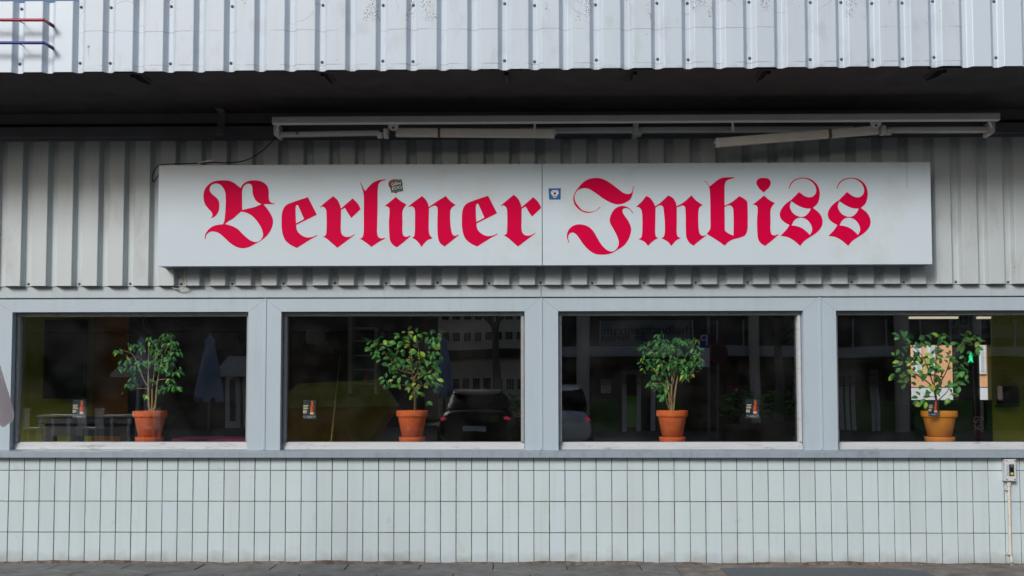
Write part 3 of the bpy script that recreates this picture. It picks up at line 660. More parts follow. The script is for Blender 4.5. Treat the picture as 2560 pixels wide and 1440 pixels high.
def letter(parent, conts, org, dx=0, dy=0):
    cs = []
    for c in conts:
        cs.append([(lambda p: (p.x, p.z))(at(org[0]+(q.x+dx)/5.12, org[1]+(q.y+dy)/5.12, YS)) for q in smooth(c)])
    me = curve_mesh('letter', cs, M_RED, YS-.0004, .0012)
    L = WL[parent.name]
    for v in me.vertices: v.co -= L
    return link('letter', me, parent, L)
DOT1 = [((q[0]+153), (q[1]+18))+tuple(q[2:]) for q in DOT]
for conts, org, dx, dy in (([B1, B2, B3], LA, 0, 0), ([E1, E2], LA, 0, 0), ([R1], LA, 0, 0), ([L1], LB, 0, 0), ([I1, DOT1], LB, 0, 0), ([N1], LB, 0, 0), ([E1, E2], LA, 450.6*5.12, -3.5*5.12), ([R1], LA, 451.6*5.12, -3.3*5.12)):
    letter(pl, conts, org, dx, dy)
I2 = [((q[0]-153), (q[1]-18))+tuple(q[2:]) for q in I1]
for conts, org, dx, dy in (([J1, J2], LC, 0, 0), ([M1], LC, 0, 0), ([BB1, BB2], LC, 0, 0), ([I2, DOT], LD, 0, 0), ([S1, S2, S3], LD, 0, 0), ([S1, S2, S3], LD, 614, 0)):
    letter(pr, conts, org, dx, dy)
# stickers
def zb(px, py, Y=YS): p = at(px, py, Y); return (p.x, p.z)
q = [zb(900+x/5.12, 400+y/5.12) for x, y in ((400, 420), (553, 397), (533, 247), (378, 270))]
st = thing('sticker', 'small tilted black and green sticker reading GRN ZOO over the i', 'sticker', (q[0][0], YS, q[0][1]))
MB().prism_xz(q, YS-.0035, YS-.0018).build('backing', mat('sticker_black', srgb(14, 16, 16), .45), st)
cxs, czs = sum(p[0] for p in q)/4, sum(p[1] for p in q)/4; ang = math.atan2(q[1][1]-q[0][1], q[1][0]-q[0][0])
hs_ = (Vector(q[3])-Vector(q[0])).length
U = Vector((cos(ang), sin(ang))); V = Vector((-sin(ang), cos(ang))); wS = (Vector(q[1])-Vector(q[0])).length
for s_ in (1, -1):
    c = Vector((cxs, czs))+V*s_*hs_*.415
    p4 = [c-U*wS*.49-V*hs_*.045, c+U*wS*.49-V*hs_*.045, c+U*wS*.49+V*hs_*.045, c-U*wS*.49+V*hs_*.045]
    MB().prism_xz([tuple(p) for p in p4], YS-.0045, YS-.0036).build('green_bar', M_GRNST, st)
for s_, tx in ((.17, 'G R N'), (-.17, 'Z O O')):
    c = Vector((cxs, czs))+V*s_*hs_
    me = text_mesh('lettering', tx.replace(' ', ''), .033, M_WHITE, YS-.0037, .0008, c.x, c.y, rot=ang, sx=1.1)
    for v in me.vertices: v.co -= WL[st.name]
    link('lettering', me, st, WL[st.name])
q = [zb(1373, 499), zb(1401.5, 499), zb(1402, 470.5), zb(1371, 471)]
st2 = thing('sticker', 'small square blue sticker with a white bear head', 'sticker', (q[0][0], YS, q[0][1]))
MB().prism_xz(q, YS-.0012, YS-.0002).build('backing', M_BLUE, st2)
head = [zb(1355+x/24, 455+y/24) for x, y in ((640, 490), (780, 500), (940, 490), (1000, 600), (1000, 680), (930, 800), (860, 900), (780, 960), (700, 935), (600, 790), (525, 650), (560, 570))][::-1]
MB().prism_xz(head, YS-.002, YS-.0013).build('bear_head', M_WHITE, st2)
def blob(cx, cy, rx, ry, n=10): return [zb(1355+(cx+rx*cos(2*pi*k/n))/24, 455+(cy-ry*sin(2*pi*k/n))/24) for k in range(n)]
MB().prism_xz(blob(770, 690, 75, 75), YS-.0028, YS-.0021).build('nose', M_BLK, st2)
MB().prism_xz([zb(1355+x/24, 455+y/24) for x, y in ((620, 740), (690, 810), (760, 850), (840, 820), (900, 740), (850, 850), (760, 910), (680, 850))], YS-.0028, YS-.0021).build('mouth', mat('grey_brown_print', srgb(90, 70, 60), .6), st2)
for cx in (660, 875): MB().prism_xz(blob(cx, 590, 45, 25), YS-.0028, YS-.0021).build('eye', MATS['grey_brown_print'], st2)

# ================================================================== AWNING FRAME
YA = -.46
aw = thing('folding_arm_awning', 'bare white folding-arm awning frame hanging crooked above the sign', 'awning', at(1590, 320, -.3))
def bar(px0, py0, px1, py1, Y0, Y1, h, d, bev=.006):
    """bar of rectangular section between two points"""
    a = at(px0, py0, Y0); b = at(px1, py1, Y1); dx = (b-a); n = Vector((-dx.z, 0, dx.x)).normalized()*h/2
    yv = Vector((0, d/2, 0)); e = bev
    sec = [(-1, -1), (1, -1), (1, 1), (-1, 1)]
    ring = lambda p: [p-n*(1-e/h*2)-yv, p-n-yv*(1-e/d*2), p-n+yv, p+n+yv, p+n-yv*(1-e/d*2), p+n*(1-e/h*2)-yv]
    A, B_ = ring(a), ring(b); m = len(A); mb = MB()
    mb.faces(A+B_, [(i, (i+1) % m, m+(i+1) % m, m+i) for i in range(m)]+[tuple(range(m))[::-1], tuple(range(m, 2*m))])
    # faces run p-n (below) to p+n (above); orient outward
    mb.f = [f[::-1] for f in mb.f]
    return mb
bar(682, 302, 2497, 292.5, YA, YA, .056, .05).build('front_bar', M_AWN, aw)
bar(690, 337, 948, 332, -.3, -.3, .036, .05).build('torsion_tube', M_AWN, aw)
bar(1300, 327, 1590, 325, -.22, -.22, .041, .05).build('back_tube', M_AWN, aw)
bar(1600, 325, 2130, 323, -.22, -.22, .041, .05).build('back_tube', M_AWN, aw)
bar(2218, 325, 2478, 324, -.3, -.3, .042, .05).build('torsion_tube', M_AWN, aw)
def arm(px0, py0, px1, py1, Y):
    o = bar(px0, py0, px1, py1, Y, Y, .066, .045).build('folding_arm', M_AWN2, aw)
    return o
a1 = arm(990, 331, 1378, 334, -.36); a2 = arm(1800, 356, 2194, 325, -.36)
bar(1095, 331.8, 1101, 331.9, -.362, -.362, .068, .047).build('band', M_RUSTBAND, a1)
bar(2070, 334.7, 2078, 334.1, -.362, -.362, .069, .047).build('band', M_RUSTBAND, a2)
for px, py, s_, o in ((1381, 334.2, 1, a1), (1795, 356.5, -1, a2)):
    c = at(px, py, -.36)
    MB().box(c.x-.016, c.x+.016, -.385, -.335, c.z-.034, c.z+.034, bev=.006).box(c.x+s_*.016, c.x+s_*.03, -.375, -.345, c.z-.008, c.z+.012, bev=.003).build('elbow_cap', M_AWN, o)
def half_disc(px, py, r, Y):            # hanging tab with rounded foot
    c = at(px, py, Y); pts = [(c.x-r, c.z+.05), (c.x-r, c.z)]+[(c.x+r*cos(a), c.z+r*sin(a)) for a in [pi+pi*k/10 for k in range(1, 10)]]+[(c.x+r, c.z), (c.x+r, c.z+.05)]
    return MB().prism_xz(pts, Y, Y+.012), c
for px, py in ((983, 313), (2190, 307)):
    mb, c = half_disc(px, py, .041, -.43); t_ = mb.build('arm_hanger', M_AWN, aw)
    link('bolt', screw_me, t_, (c.x, -.431, c.z-.02))
for px, py, s_ in ((965, 334, 1), (2206, 326, -1)):
    c = at(px, py, -.34)
    MB().box(c.x-.016, c.x+.02, -.375, -.31, c.z-.035, c.z+.035, bev=.006).box(c.x-s_*.047-.02, c.x-s_*.047+.02, -.36, -.32, c.z-.035, c.z+.008, bev=.005).build('shoulder_joint', M_AWN, aw)
for px, py, s_ in ((694, 329, 1), (2475, 323, -1)):
    c = at(px, py, -.33); pts = [(c.x-.025*s_, c.z+.045), (c.x+.02*s_, c.z+.05), (c.x+.022*s_, c.z-.045), (c.x+.004*s_, c.z-.052), (c.x-.02*s_, c.z-.035)]
    if s_ > 0: pts = pts[::-1]
    MB().prism_xz(pts, -.37, -.25).build('end_cap', M_AWN, aw)
    b_ = at(px+s_*2, py-18, -.45)
    MB().tube([(b_.x, -.45, b_.z), (c.x+.005*s_, -.38, c.z+.0)], .008, 8).build('link_rod', M_AWN, aw)
for px, py in ((1337, 319), (1832, 316)):
    c = at(px, py, -.44); MB().box(c.x-.008, c.x+.008, -.447, -.43, c.z-.035, c.z+.033, bev=.003).build('peg', M_AWN, aw)
c = at(1590, 322, -.25); MB().box(c.x-.02, c.x+.02, -.27, -.09, c.z-.045, c.z+.045, bev=.005).box(c.x+.022, c.x+.05, -.25, -.12, c.z-.035, c.z+.01, bev=.005).build('wall_mount', M_AWN, aw)
for px in (700, 2470):
    c = at(px, 322, -.2); MB().box(c.x-.02, c.x+.02, -.2495, -.1, c.z-.04, c.z+.06).build('wall_mount', M_BEAM, aw)
c = at(743, 333, -.33)
MB().lathe([(.006, 0), (.011, 0), (.011, -.002), (.006, -.002)], (c.x, -.326, c.z), 18, 'y').build('round_badge', mat('navy_print', srgb(30, 36, 110), .5), aw)
# cables
def cable(pts, r, m, label):
    P = [Vector(p) for p in pts]; out = []
    for i in range(len(P)-1):
        p0, p1, p2, p3 = P[max(i-1, 0)], P[i], P[i+1], P[min(i+2, len(P)-1)]
        for k in range(6):
            t = k/6; out.append(.5*((2*p1)+(p2-p0)*t+(2*p0-5*p1+4*p2-p3)*t*t+(3*p1-p0-3*p2+p3)*t**3))
    out.append(P[-1]); o = MB().tube(out, r, 6).build('cable', m, loc=out[0]); return tag(o, label, 'cable')
A3 = lambda px, py, Y: tuple(at(px, py, Y))
cable([A3(690, 343, -.3), A3(672, 362, -.22), A3(645, 385, -.18), A3(610, 402, -.16), A3(570, 407, -.16), A3(530, 406, -.17), A3(470, 409, -.17), A3(410, 411, -.15), A3(392, 418, -.12), A3(381, 440, -.1), A3(383, 455, -.1), A3(391, 446, -.1), A3(402, 430, -.09)], .0045, M_CABLE, 'thin black cable drooping from the awning onto the sign top')
ct = thing('cable_connector', 'small white cable connector lying on top of the sign', 'connector', at(515, 404, -.19))
mb = MB().tube([A3(495, 408, -.19), A3(512, 404.5, -.19), A3(532, 402, -.19)], [.005, .007, .011], 8); mb.build('connector_body', M_AWN, ct)
cable([A3(463, 668, -.1), A3(464, 685, -.085), A3(466.5, 705, -.08), A3(464, 714, -.08), A3(457, 721, -.075), A3(446, 722.5, -.07), A3(436, 721, -.06), A3(428, 717, -.04)], .005, M_CABLEB, 'beige cable looping out below the left end of the sign')
# coloured rods at the canopy
for py, py2, m_, cn in ((50, 65, M_REDROD, 'red'), (107, 121, M_BLUEROD, 'blue')):
    Yr = YCF-.11
    p0 = at(-60, py, Yr); p1 = at(110, py, Yr); p2 = at(133, py2, YCF+.03); pm = p1.lerp(p2, .5)
    rod = thing('conduit', f'{cn} rod standing off the canopy sheet at the top left corner', 'conduit', p1)
    MB().tube([p0, at(60, py, Yr), p1], .0105, 10).build('rod', m_, rod)
    MB().tube([p1, pm], .0105, 10).build('elbow', m_, rod)
    MB().tube([pm, p2], .012, 10).build('wall_sleeve', M_ROD_END, rod)
    MB().tube([at(43, py, Yr), at(60, py+9, YCF+.02)], .003, 6).build('support_wire', M_ROD_END, rod)

# ================================================================== SWITCH BOX
c0 = at(2514, 1203, -.07); c1 = at(2540, 1148, -.07)
sb_ = thing('switch_box', 'pale grey switch box with black push-button plate under the sill', 'switch', (c0.x, -.005, c0.z))
MB().box(c0.x, c1.x, -.07, -.0055, c0.z, c1.z, bev=.004).build('housing', M_BOX, sb_)
q0, q1 = at(2524, 1190, -.075), at(2535, 1161, -.075)
pb = MB().box(q0.x, q1.x, -.077, -.0705, q0.z, q1.z, bev=.003).build('button_plate', M_BLK, sb_)
for py, m_, nm in ((1166, M_SCREW, 'button'), (1184.5, M_YEL, 'button')):
    b_ = at(2530, py, -.078); MB().lathe([(.0001, -.006), (.010, -.006), (.0125, -.004), (.0125, 0)], (b_.x, -.0775, b_.z), 14, 'y').build(nm, m_, pb)
q0, q1 = at(2516.5, 1189, -.071), at(2522, 1161, -.071)
MB().box(q0.x, q1.x, -.0712, -.0703, q0.z, q1.z).build('label_strip', mat('blue_grey_print', srgb(165, 180, 195), .5), sb_)
for px in (2517, 2537):
    for py in (1152, 1198.5): b_ = at(px, py, -.071); link('screw', screw_me, sb_, (b_.x, -.0705, b_.z)).scale = (.5, .5, .5)
cdt = thing('cable_conduit', 'cream plastic conduit running from switch box down to pavement', 'conduit', at(2526, 1413, -.03))
pt = lambda px, py, Y=-.03: tuple(at(px, py, Y))
MB().tube([pt(2522, 1204), pt(2522.3, 1215)], .016, 10).build('gland', M_PVC, cdt)
MB().tube([pt(2522.3, 1212), pt(2522.8, 1230), pt(2524.8, 1330), pt(2526.2, 1385)], .0115, 10).build('pipe', M_PVC, cdt)
MB().tube([pt(2526.2, 1381), pt(2528, 1391), pt(2529.5, 1404), pt(2528.5, 1413), pt(2528.5, 1420)], [.010, .009, .0085, .012, .013], 8).build('cracked_pipe_end', M_PVC, cdt)
for px, py in ((2521.5, 1223.5), (2525, 1384)):
    b_ = at(px, py, -.03); MB().lathe([(.0145, -.007), (.0145, .007)], b_, 12).box(b_.x-.024, b_.x-.01, -.04, -.006, b_.z-.007, b_.z+.007, bev=.003).build('clip', M_PVC, cdt)

# ================================================================== PARASOL AT THE LEFT EDGE
YP = -3.05
pc = at(-62, 1035, YP); ps = thing('closed_parasol', 'closed pale mauve parasol, only its skirt in view at left edge', 'parasol', (pc.x, YP, 0))
rb = X(22, 1020, YP)-pc.x; mb = MB(); N_ = 48
prof = [(1.0, 0.0), (1.02, .03), (.87, .11), (.66, .24), (.48, .36), (.34, .6), (.22, .9), (.1, 1.2), (.02, 1.26)]
v = []; f = []
for r_, h_ in prof:
    for k in range(N_):
        a = 2*pi*k/N_; rr = rb*r_*(1+.06*sin(8*a)*min(1, r_*1.2)); v.append((pc.x+rr*cos(a), YP+rr*sin(a), pc.z+h_+(-.05*cos(a)**2+.02*sin(8*a)) * (1 if h_ < .05 else .3)))
for i in range(len(prof)-1):
    for k in range(N_): f.append((i*N_+k, i*N_+(k+1) % N_, (i+1)*N_+(k+1) % N_, (i+1)*N_+k))
mb.faces(v, f, True).build('fabric', M_PARASOL, ps)
MB().tube([(pc.x, YP, 0.03), (pc.x, YP, pc.z+1.32)], .02, 10).build('pole', M_BEAM, ps)
MB().lathe([(.22, 0), (.22, .05), (.05, .08), (.03, .3)], (pc.x, YP, .002), 24).build('foot', M_CONC, ps)

# ================================================================== POTTED PLANTS
YPL = .3
ZBOARD = .946
def leaf_mesh(nm, m, wid, tip, L=1.):
    """folded, arched leaf blade, stalk at the origin, tip along +x; unit length"""
    mb = MB(); st_ = [0, .14, .32, .52, .72, .88, 1]; rows = []
    for t in st_:
        w_ = wid*(sin(pi*t**tip)**.8) if 0 < t < 1 else .012
        zc = -.22*t*t+.04*sin(t*5)
        rows.append([(t, -w_/2, zc+.22*w_), (t, 0, zc), (t, w_/2, zc+.22*w_)])
    v = [p for r in rows for p in r]; f = []
    for i in range(len(rows)-1):
        for k in range(2): f.append((i*3+k, (i+1)*3+k, (i+1)*3+k+1, i*3+k+1))
    mb.faces(v, f, True); return mb.mesh(nm, m)
LEAVES = {'ficus': [leaf_mesh('leaf_ficus', m, .46, .85) for m in M_LEAF], 'broad': [leaf_mesh('leaf_broad', m, .62, 1.25) for m in M_LEAF]}
def orient(d, up):
    x = Vector(d).normalized(); z = Vector(up); z = (z-x*z.dot(x))
    if z.length < .05: z = Vector((0, -1, 0))-x*(-x.y)
    z.normalize(); y = z.cross(x); return Matrix((x, y, z)).transposed()
def pot_plant(label, pxl, pxr, pyrim, mpot, stems, clusters, org, sc, kind, llen, bark, base, hues, depth=.16, droop=.6, inner=0):
    cx = (X(pxl, 1060, YPL)+X(pxr, 1060, YPL))/2; R = (X(pxr, 1040, YPL)-X(pxl, 1040, YPL))/2
    zr = Z((pxl+pxr)/2, pyrim, YPL); zb0 = ZBOARD; H = zr-zb0
    t = thing('potted_plant', label, 'plant', (cx, YPL, zb0), 'potted plants on the window board')
    s0 = .046
    MB().lathe([(.0, 0.0), (R*.70, 0), (R*.80, .01), (R*.84, s0-.006), (R*.845, s0), (R*.80, s0), (R*.76, .014), (0.0, .014)], (cx, YPL, zb0), 36).build('saucer', mpot, t)
    MB().lathe([(.0, .015), (R*.60, .015), (R*.885, H-.056), (R*.90, H-.052), (R*.975, H-.05), (R*1.0, H-.044), (R*1.0, H-.006), (R*.98, H), (R*.9, H), (R*.87, H-.02), (R*.86, H-.04)], (cx, YPL, zb0), 40).build('pot', mpot, t)
    MB().lathe([(0.0, H-.024), (R*.87, H-.03)], (cx, YPL, zb0), 24).build('soil', M_SOIL, t)
    def P(q, Y): return at(org[0]+q[0]/sc, org[1]+q[1]/sc, Y)
    rng = random.Random(sum(map(ord, label)))
    for st in stems:
        r0 = st[0]; pts = []; m_ = len(st)-1; yj = rng.uniform(-1, 1)
        for i, q in enumerate(st[1:]):
            tt = i/max(1, m_-1); p = P(q, YPL+yj*depth*.5*tt*(1 if r0 > .004 else 1)); pts.append(p)
        out = []
        for i in range(len(pts)-1):
            p0, p1, p2, p3 = pts[max(i-1, 0)], pts[i], pts[i+1], pts[min(i+2, len(pts)-1)]
            for k in range(4):
                u = k/4; out.append(.5*((2*p1)+(p2-p0)*u+(2*p0-5*p1+4*p2-p3)*u*u+(3*p1-p0-3*p2+p3)*u**3))
        out.append(pts[-1])
        MB().tube(out, [r0*(1-.75*i/len(out)) for i in range(len(out))], 7).build('stem', bark, t)
    nleaf = 0
    for (x, y, r, n) in clusters:
        c = P((x, y), YPL+rng.uniform(-depth, depth)*.8)
        rad = r/sc/310
        for k in range(n):
            if nleaf >= 296: break
            a = rng.uniform(0, 2*pi); out_ = Vector((cos(a), rng.uniform(-1, .5), sin(a)))
            if kind == 'ficus': d = Vector((out_.x*.7, out_.y*.6, -.25-droop*rng.random()))
            else: d = Vector((out_.x, out_.y*.6, out_.z*.8-.12))
            p = c+Vector((out_.x*rad*rng.random(), out_.y*rad*.8*rng.random(), out_.z*rad*rng.random()*.8))
            up = Vector((rng.gauss(0, .35), -1+rng.gauss(0, .3), .75+rng.gauss(0, .35)))
            h = hues(rng, x, y); me = LEAVES[kind][h]
            o = link('leaf', me, t, p); s_ = llen*rng.uniform(.72, 1.2)
            o.rotation_euler = orient(d, up).to_euler(); o.scale = (s_, s_*rng.uniform(.85, 1.1), s_); nleaf += 1
    if inner:                            # the small leaves deeper in the crown, too many to pick apart
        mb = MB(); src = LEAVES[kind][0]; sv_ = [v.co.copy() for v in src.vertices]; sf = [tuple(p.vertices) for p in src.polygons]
        for k in range(inner):
            x, y, r, n = rng.choice(clusters); c = P((x+rng.gauss(0, r*.8), y+rng.gauss(0, r*.7)), YPL+rng.uniform(-depth, depth)*.9)
            a = rng.uniform(0, 2*pi); R3 = orient(Vector((cos(a)*.8, rng.uniform(-.6, .6), -.3-.5*rng.random())), Vector((rng.gauss(0, .5), -1, .6))); s_ = llen*rng.uniform(.5, .85)
            mb.faces([c+R3 @ (v*s_) for v in sv_], sf, True)
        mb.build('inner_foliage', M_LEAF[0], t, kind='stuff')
    return t
def pick(rng, ws):
    u = rng.random()*sum(ws)
    for i, w_ in enumerate(ws):
        u -= w_
        if u <= 0: return i
    return 0
cl1 = [(500, 180, 50, 6), (350, 240, 50, 6), (420, 290, 35, 4), (140, 320, 40, 5), (260, 250, 30, 3), (200, 430, 70, 8), (140, 520, 35, 3), (250, 540, 25, 3), (400, 450, 50, 7), (340, 530, 60, 8), (310, 620, 50, 5), (260, 730, 50, 5), (330, 730, 25, 3), (560, 270, 60, 8), (640, 200, 60, 8), (700, 110, 50, 5), (745, 150, 30, 3), (760, 240, 60, 8), (800, 260, 30, 3), (680, 330, 80, 12), (760, 400, 50, 7), (560, 340, 60, 8), (530, 460, 60, 8), (620, 430, 60, 8), (720, 470, 60, 9), (660, 530, 40, 6), (800, 570, 60, 8), (870, 560, 30, 3), (530, 680, 30, 4), (640, 760, 40, 5), (740, 660, 40, 4), (790, 730, 50, 6), (830, 760, 25, 3), (450, 850, 30, 4), (820, 340, 40, 5), (560, 540, 60, 6)]
st1 = [[.011, (505, 1050), (490, 960), (485, 700), (487, 450), (490, 190)], [.010, (530, 1050), (530, 940), (535, 730), (560, 550), (590, 230)], [.010, (545, 1050), (570, 960), (590, 720), (620, 560), (660, 400), (720, 250)], [.006, (490, 760), (440, 690), (405, 610), (350, 470), (290, 360), (160, 310)], [.003, (480, 775), (340, 770), (220, 755)], [.003, (600, 670), (700, 660), (760, 665), (800, 720)], [.003, (487, 560), (410, 430), (320, 385)], [.003, (640, 480), (760, 480), (830, 540)]]
pot_plant('sparse slender-stemmed ficus in terracotta pot in the leftmost window', 333, 416, 1027, M_TERRA, st1, cl1, (270, 810), 4.8, 'ficus', .048, M_BARK, 0, lambda r, x, y: pick(r, (5, 5, .6, 0, 0)), inner=150)
cl2 = [(140, 250, 60, 8), (200, 290, 50, 6), (290, 220, 50, 5), (130, 330, 35, 4), (160, 350, 30, 3), (240, 420, 50, 6), (260, 460, 30, 3), (310, 320, 40, 5), (370, 385, 35, 4), (430, 290, 45, 4), (410, 420, 40, 4), (490, 205, 50, 4), (560, 150, 35, 4), (510, 265, 40, 3), (575, 190, 30, 3), (650, 170, 40, 5), (645, 245, 40, 4), (600, 280, 35, 4), (720, 260, 30, 3), (605, 360, 25, 2), (535, 355, 20, 2), (680, 350, 35, 4), (480, 335, 40, 3), (650, 460, 60, 8), (740, 420, 45, 5), (830, 410, 40, 4), (740, 490, 45, 4), (450, 490, 50, 5), (370, 530, 50, 6), (315, 560, 40, 4), (360, 590, 30, 3), (415, 600, 45, 5), (530, 520, 60, 7), (590, 560, 40, 4), (690, 570, 40, 4), (650, 620, 30, 3), (480, 650, 30, 2), (575, 690, 25, 2), (300, 680, 35, 4), (360, 690, 30, 2), (310, 740, 30, 3), (330, 790, 30, 3), (355, 770, 25, 2), (440, 740, 30, 2), (655, 700, 40, 4), (625, 770, 40, 5), (705, 780, 35, 3), (590, 780, 25, 2), (675, 835, 45, 5), (640, 870, 35, 4), (830, 190, 50, 6), (890, 170, 40, 5), (960, 195, 40, 4), (840, 270, 40, 4), (850, 345, 40, 4), (905, 355, 35, 4), (960, 410, 35, 3), (895, 410, 35, 3), (905, 490, 35, 4), (820, 490, 45, 5), (780, 530, 45, 4), (890, 560, 50, 6), (910, 620, 40, 4), (780, 640, 40, 5), (890, 690, 40, 4), (820, 640, 35, 3), (830, 740, 40, 5), (880, 750, 35, 3), (830, 790, 40, 4), (780, 720, 30, 2), (765, 940, 25, 2)]
st2_ = [[.014, (640, 1060), (640, 900), (622, 760), (605, 600)], [.007, (605, 620), (460, 580), (380, 490), (300, 400), (230, 290), (150, 250)], [.007, (605, 600), (585, 400), (560, 180)], [.007, (620, 700), (700, 500), (660, 250)], [.007, (620, 720), (800, 600), (890, 480), (900, 200)], [.005, (630, 780), (450, 750), (330, 770)], [.005, (630, 800), (720, 760), (820, 740)]]
def hue2(r, x, y): return pick(r, (2, 3, 3, .6, 0)) if 560 < x < 720 else pick(r, (4, 5, .8, 0, 0))
pot_plant('broad round-leaved plant with yellowing leaves in terracotta pot, second window', 991, 1070, 1026, M_TERRA, st2_, cl2, (900, 800), 4.645, 'broad', .052, M_BARKD, 0, hue2)
rng3 = random.Random(5); poly3 = [(120, 260), (180, 160), (330, 90), (450, 80), (540, 150), (640, 150), (760, 70), (870, 100), (910, 180), (900, 330), (920, 440), (880, 540), (760, 590), (700, 640), (640, 570), (520, 600), (330, 600), (290, 520), (190, 510), (110, 430), (160, 360)]
def inside(p, poly):
    c = False
    for i in range(len(poly)):
        a, b = poly[i], poly[i-1]
        if (a[1] > p[1]) != (b[1] > p[1]) and p[0] < (b[0]-a[0])*(p[1]-a[1])/(b[1]-a[1])+a[0]: c = not c
    return c
cl3 = []
while len(cl3) < 84:
    q = (rng3.uniform(110, 920), rng3.uniform(80, 640))
    if inside(q, poly3): cl3.append((q[0], q[1]-12, 45, 3))
cl3 += [(280, 690, 30, 3), (330, 690, 35, 4), (370, 750, 40, 5), (420, 700, 35, 4), (450, 660, 30, 3), (465, 760, 25, 3), (420, 820, 30, 4), (440, 850, 15, 2), (780, 570, 25, 3), (405, 455, 8, 1)]
st3 = [[.011, (512, 1040), (515, 900), (500, 750), (480, 600), (400, 400), (250, 250)], [.011, (538, 1040), (540, 900), (540, 700), (545, 500), (500, 200)], [.011, (560, 1040), (568, 950), (590, 750), (630, 550), (720, 350), (860, 150)], [.005, (505, 1000), (470, 870), (440, 700), (340, 690)], [.004, (630, 560), (740, 550), (880, 540)], [.006, (525, 1040), (530, 850), (560, 680), (600, 450), (640, 200)]]
def hue3(r, x, y):
    if y == 570 and x == 780: return 4
    if x == 405: return 3
    return pick(r, (5, 5, .7, .12, 0))
pot_plant('dense bushy ficus with bundled stems in terracotta pot, third window', 1641, 1720, 1026, M_TERRA, st3, cl3, (1570, 820), 4.96, 'ficus', .05, M_BARK, 0, hue3, inner=330)
cl4 = [(200, 275, 60, 8), (225, 345, 50, 6), (265, 230, 35, 3), (130, 500, 40, 3), (200, 540, 60, 8), (250, 480, 45, 5), (215, 610, 50, 5), (140, 680, 40, 3), (260, 700, 50, 7), (260, 770, 50, 5), (310, 660, 40, 3), (310, 410, 40, 4), (360, 400, 40, 4), (440, 250, 40, 4), (415, 320, 40, 4), (610, 250, 50, 6), (650, 260, 35, 3), (600, 300, 40, 4), (560, 390, 40, 4), (550, 480, 50, 6), (480, 560, 45, 4), (420, 500, 40, 4), (350, 450, 40, 4), (390, 580, 40, 4), (340, 520, 40, 4), (530, 610, 25, 2), (520, 710, 45, 3), (450, 680, 30, 2), (410, 770, 40, 4), (460, 820, 30, 3), (575, 790, 45, 4), (600, 710, 35, 2), (640, 750, 30, 2), (635, 820, 30, 3), (695, 825, 30, 2), (760, 770, 35, 3), (755, 830, 30, 2), (670, 640, 40, 3), (700, 560, 40, 3), (640, 430, 50, 5), (690, 410, 40, 3), (740, 610, 30, 2), (760, 480, 30, 3), (825, 550, 40, 3), (830, 400, 50, 5), (840, 340, 45, 5), (900, 310, 50, 6), (960, 270, 50, 6), (1000, 340, 40, 4), (990, 400, 45, 5), (880, 480, 40, 4), (850, 640, 50, 5), (880, 640, 35, 3), (920, 675, 35, 3), (850, 740, 40, 3), (820, 800, 30, 2), (460, 940, 50, 5), (400, 940, 40, 4), (520, 880, 40, 4), (710, 920, 40, 5), (430, 1000, 25, 2), (560, 560, 60, 6), (600, 600, 50, 5)]
st4 = [[.013, (590, 1090), (570, 950), (545, 830), (548, 780)], [.007, (545, 830), (470, 760), (380, 700), (250, 560)], [.007, (545, 830), (560, 600), (600, 280)], [.006, (560, 870), (680, 650), (760, 450), (960, 300)], [.005, (575, 980), (680, 880), (720, 820), (850, 680)], [.004, (570, 930), (500, 925), (430, 950)], [.006, (545, 820), (430, 500), (230, 300)]]
pot_plant('open round-leaved plant in ochre pot before the bright rear opening', 2305, 2392, 1027, M_TERRA2, st4, cl4, (2210, 780), 4.363, 'broad', .055, M_BARKD, 0, lambda r, x, y: pick(r, (4, 4, 1.3, .15, 0)))

# ================================================================== INSIDE THE BAR
def part_box(t, nm, px0, px1, py0, py1, Y, d, m):
    a = at(px0, py1, Y); b = at(px1, py0, Y); return MB().box(a.x, b.x, Y, Y+d, a.z, b.z).build(nm, m, t)
M_BOARD = mat('board_black', srgb(14, 14, 15), .2, var=.05)
mbd = thing('menu_board', 'tall black menu board on the lime wall behind the leftmost window', 'board', at(160, 995, 2.4))
part_box(mbd, 'board_face', 107, 214, 800, 992, 2.4, .06, M_BOARD)
part_box(mbd, 'board_edge', 105, 216, 992, 996, 2.39, .08, M_BLACK)
tb = thing('dark_table', 'dark wooden table standing inside the leftmost window', 'table', (X(210, 1060, 1.3), 1.3, 0))
za = Z(200, 1046, 1.0); xa, xb = X(92, 1050, 1.0), X(330, 1050, 1.0)
MB().box(xa, xb, 1.0, 1.75, za-.05, za, bev=.005).build('table_top', M_DARKWOOD, tb)
MB().box(xa+.05, xb-.05, 1.05, 1.7, za-.16, za-.051).build('apron', M_DARKWOOD, tb)
for x_ in (xa+.04, xb-.12):
    for y_ in (1.04, 1.62): MB().box(x_, x_+.09, y_, y_+.09, -.019, za-.161).build('leg', M_DARKWOOD, tb)
bn = thing('bench', 'bench with magenta seat below the leftmost window', 'bench', (X(525, 1098, .9), .9, 0))
zc_ = Z(525, 1097, .8)
MB().box(X(428, 1098, .8), X(640, 1098, .8), .8, 1.25, zc_-.06, zc_, bev=.01).build('seat_cushion', M_MAG, bn)
for px in (440, 620): MB().box(X(px, 1098, .8), X(px+14, 1098, .8), .85, 1.2, -.019, zc_-.061).build('leg', M_DARKWOOD, bn)
sh = thing('shelf_unit', 'white ladder-like shelf unit at the back of the second window', 'shelf', (X(905, 985, 2.3), 2.3, 0))
part_box(sh, 'upright', 869, 881, 793, 985, 2.3, .2, M_SHELF); part_box(sh, 'upright', 935, 944, 820, 985, 2.3, .2, M_SHELF)
for py in (818, 850, 887, 922, 957): part_box(sh, 'shelf', 881.5, 934.5, py, py+4, 2.3, .2, M_SHELF)
b_ = at(914, 957, 2.35)
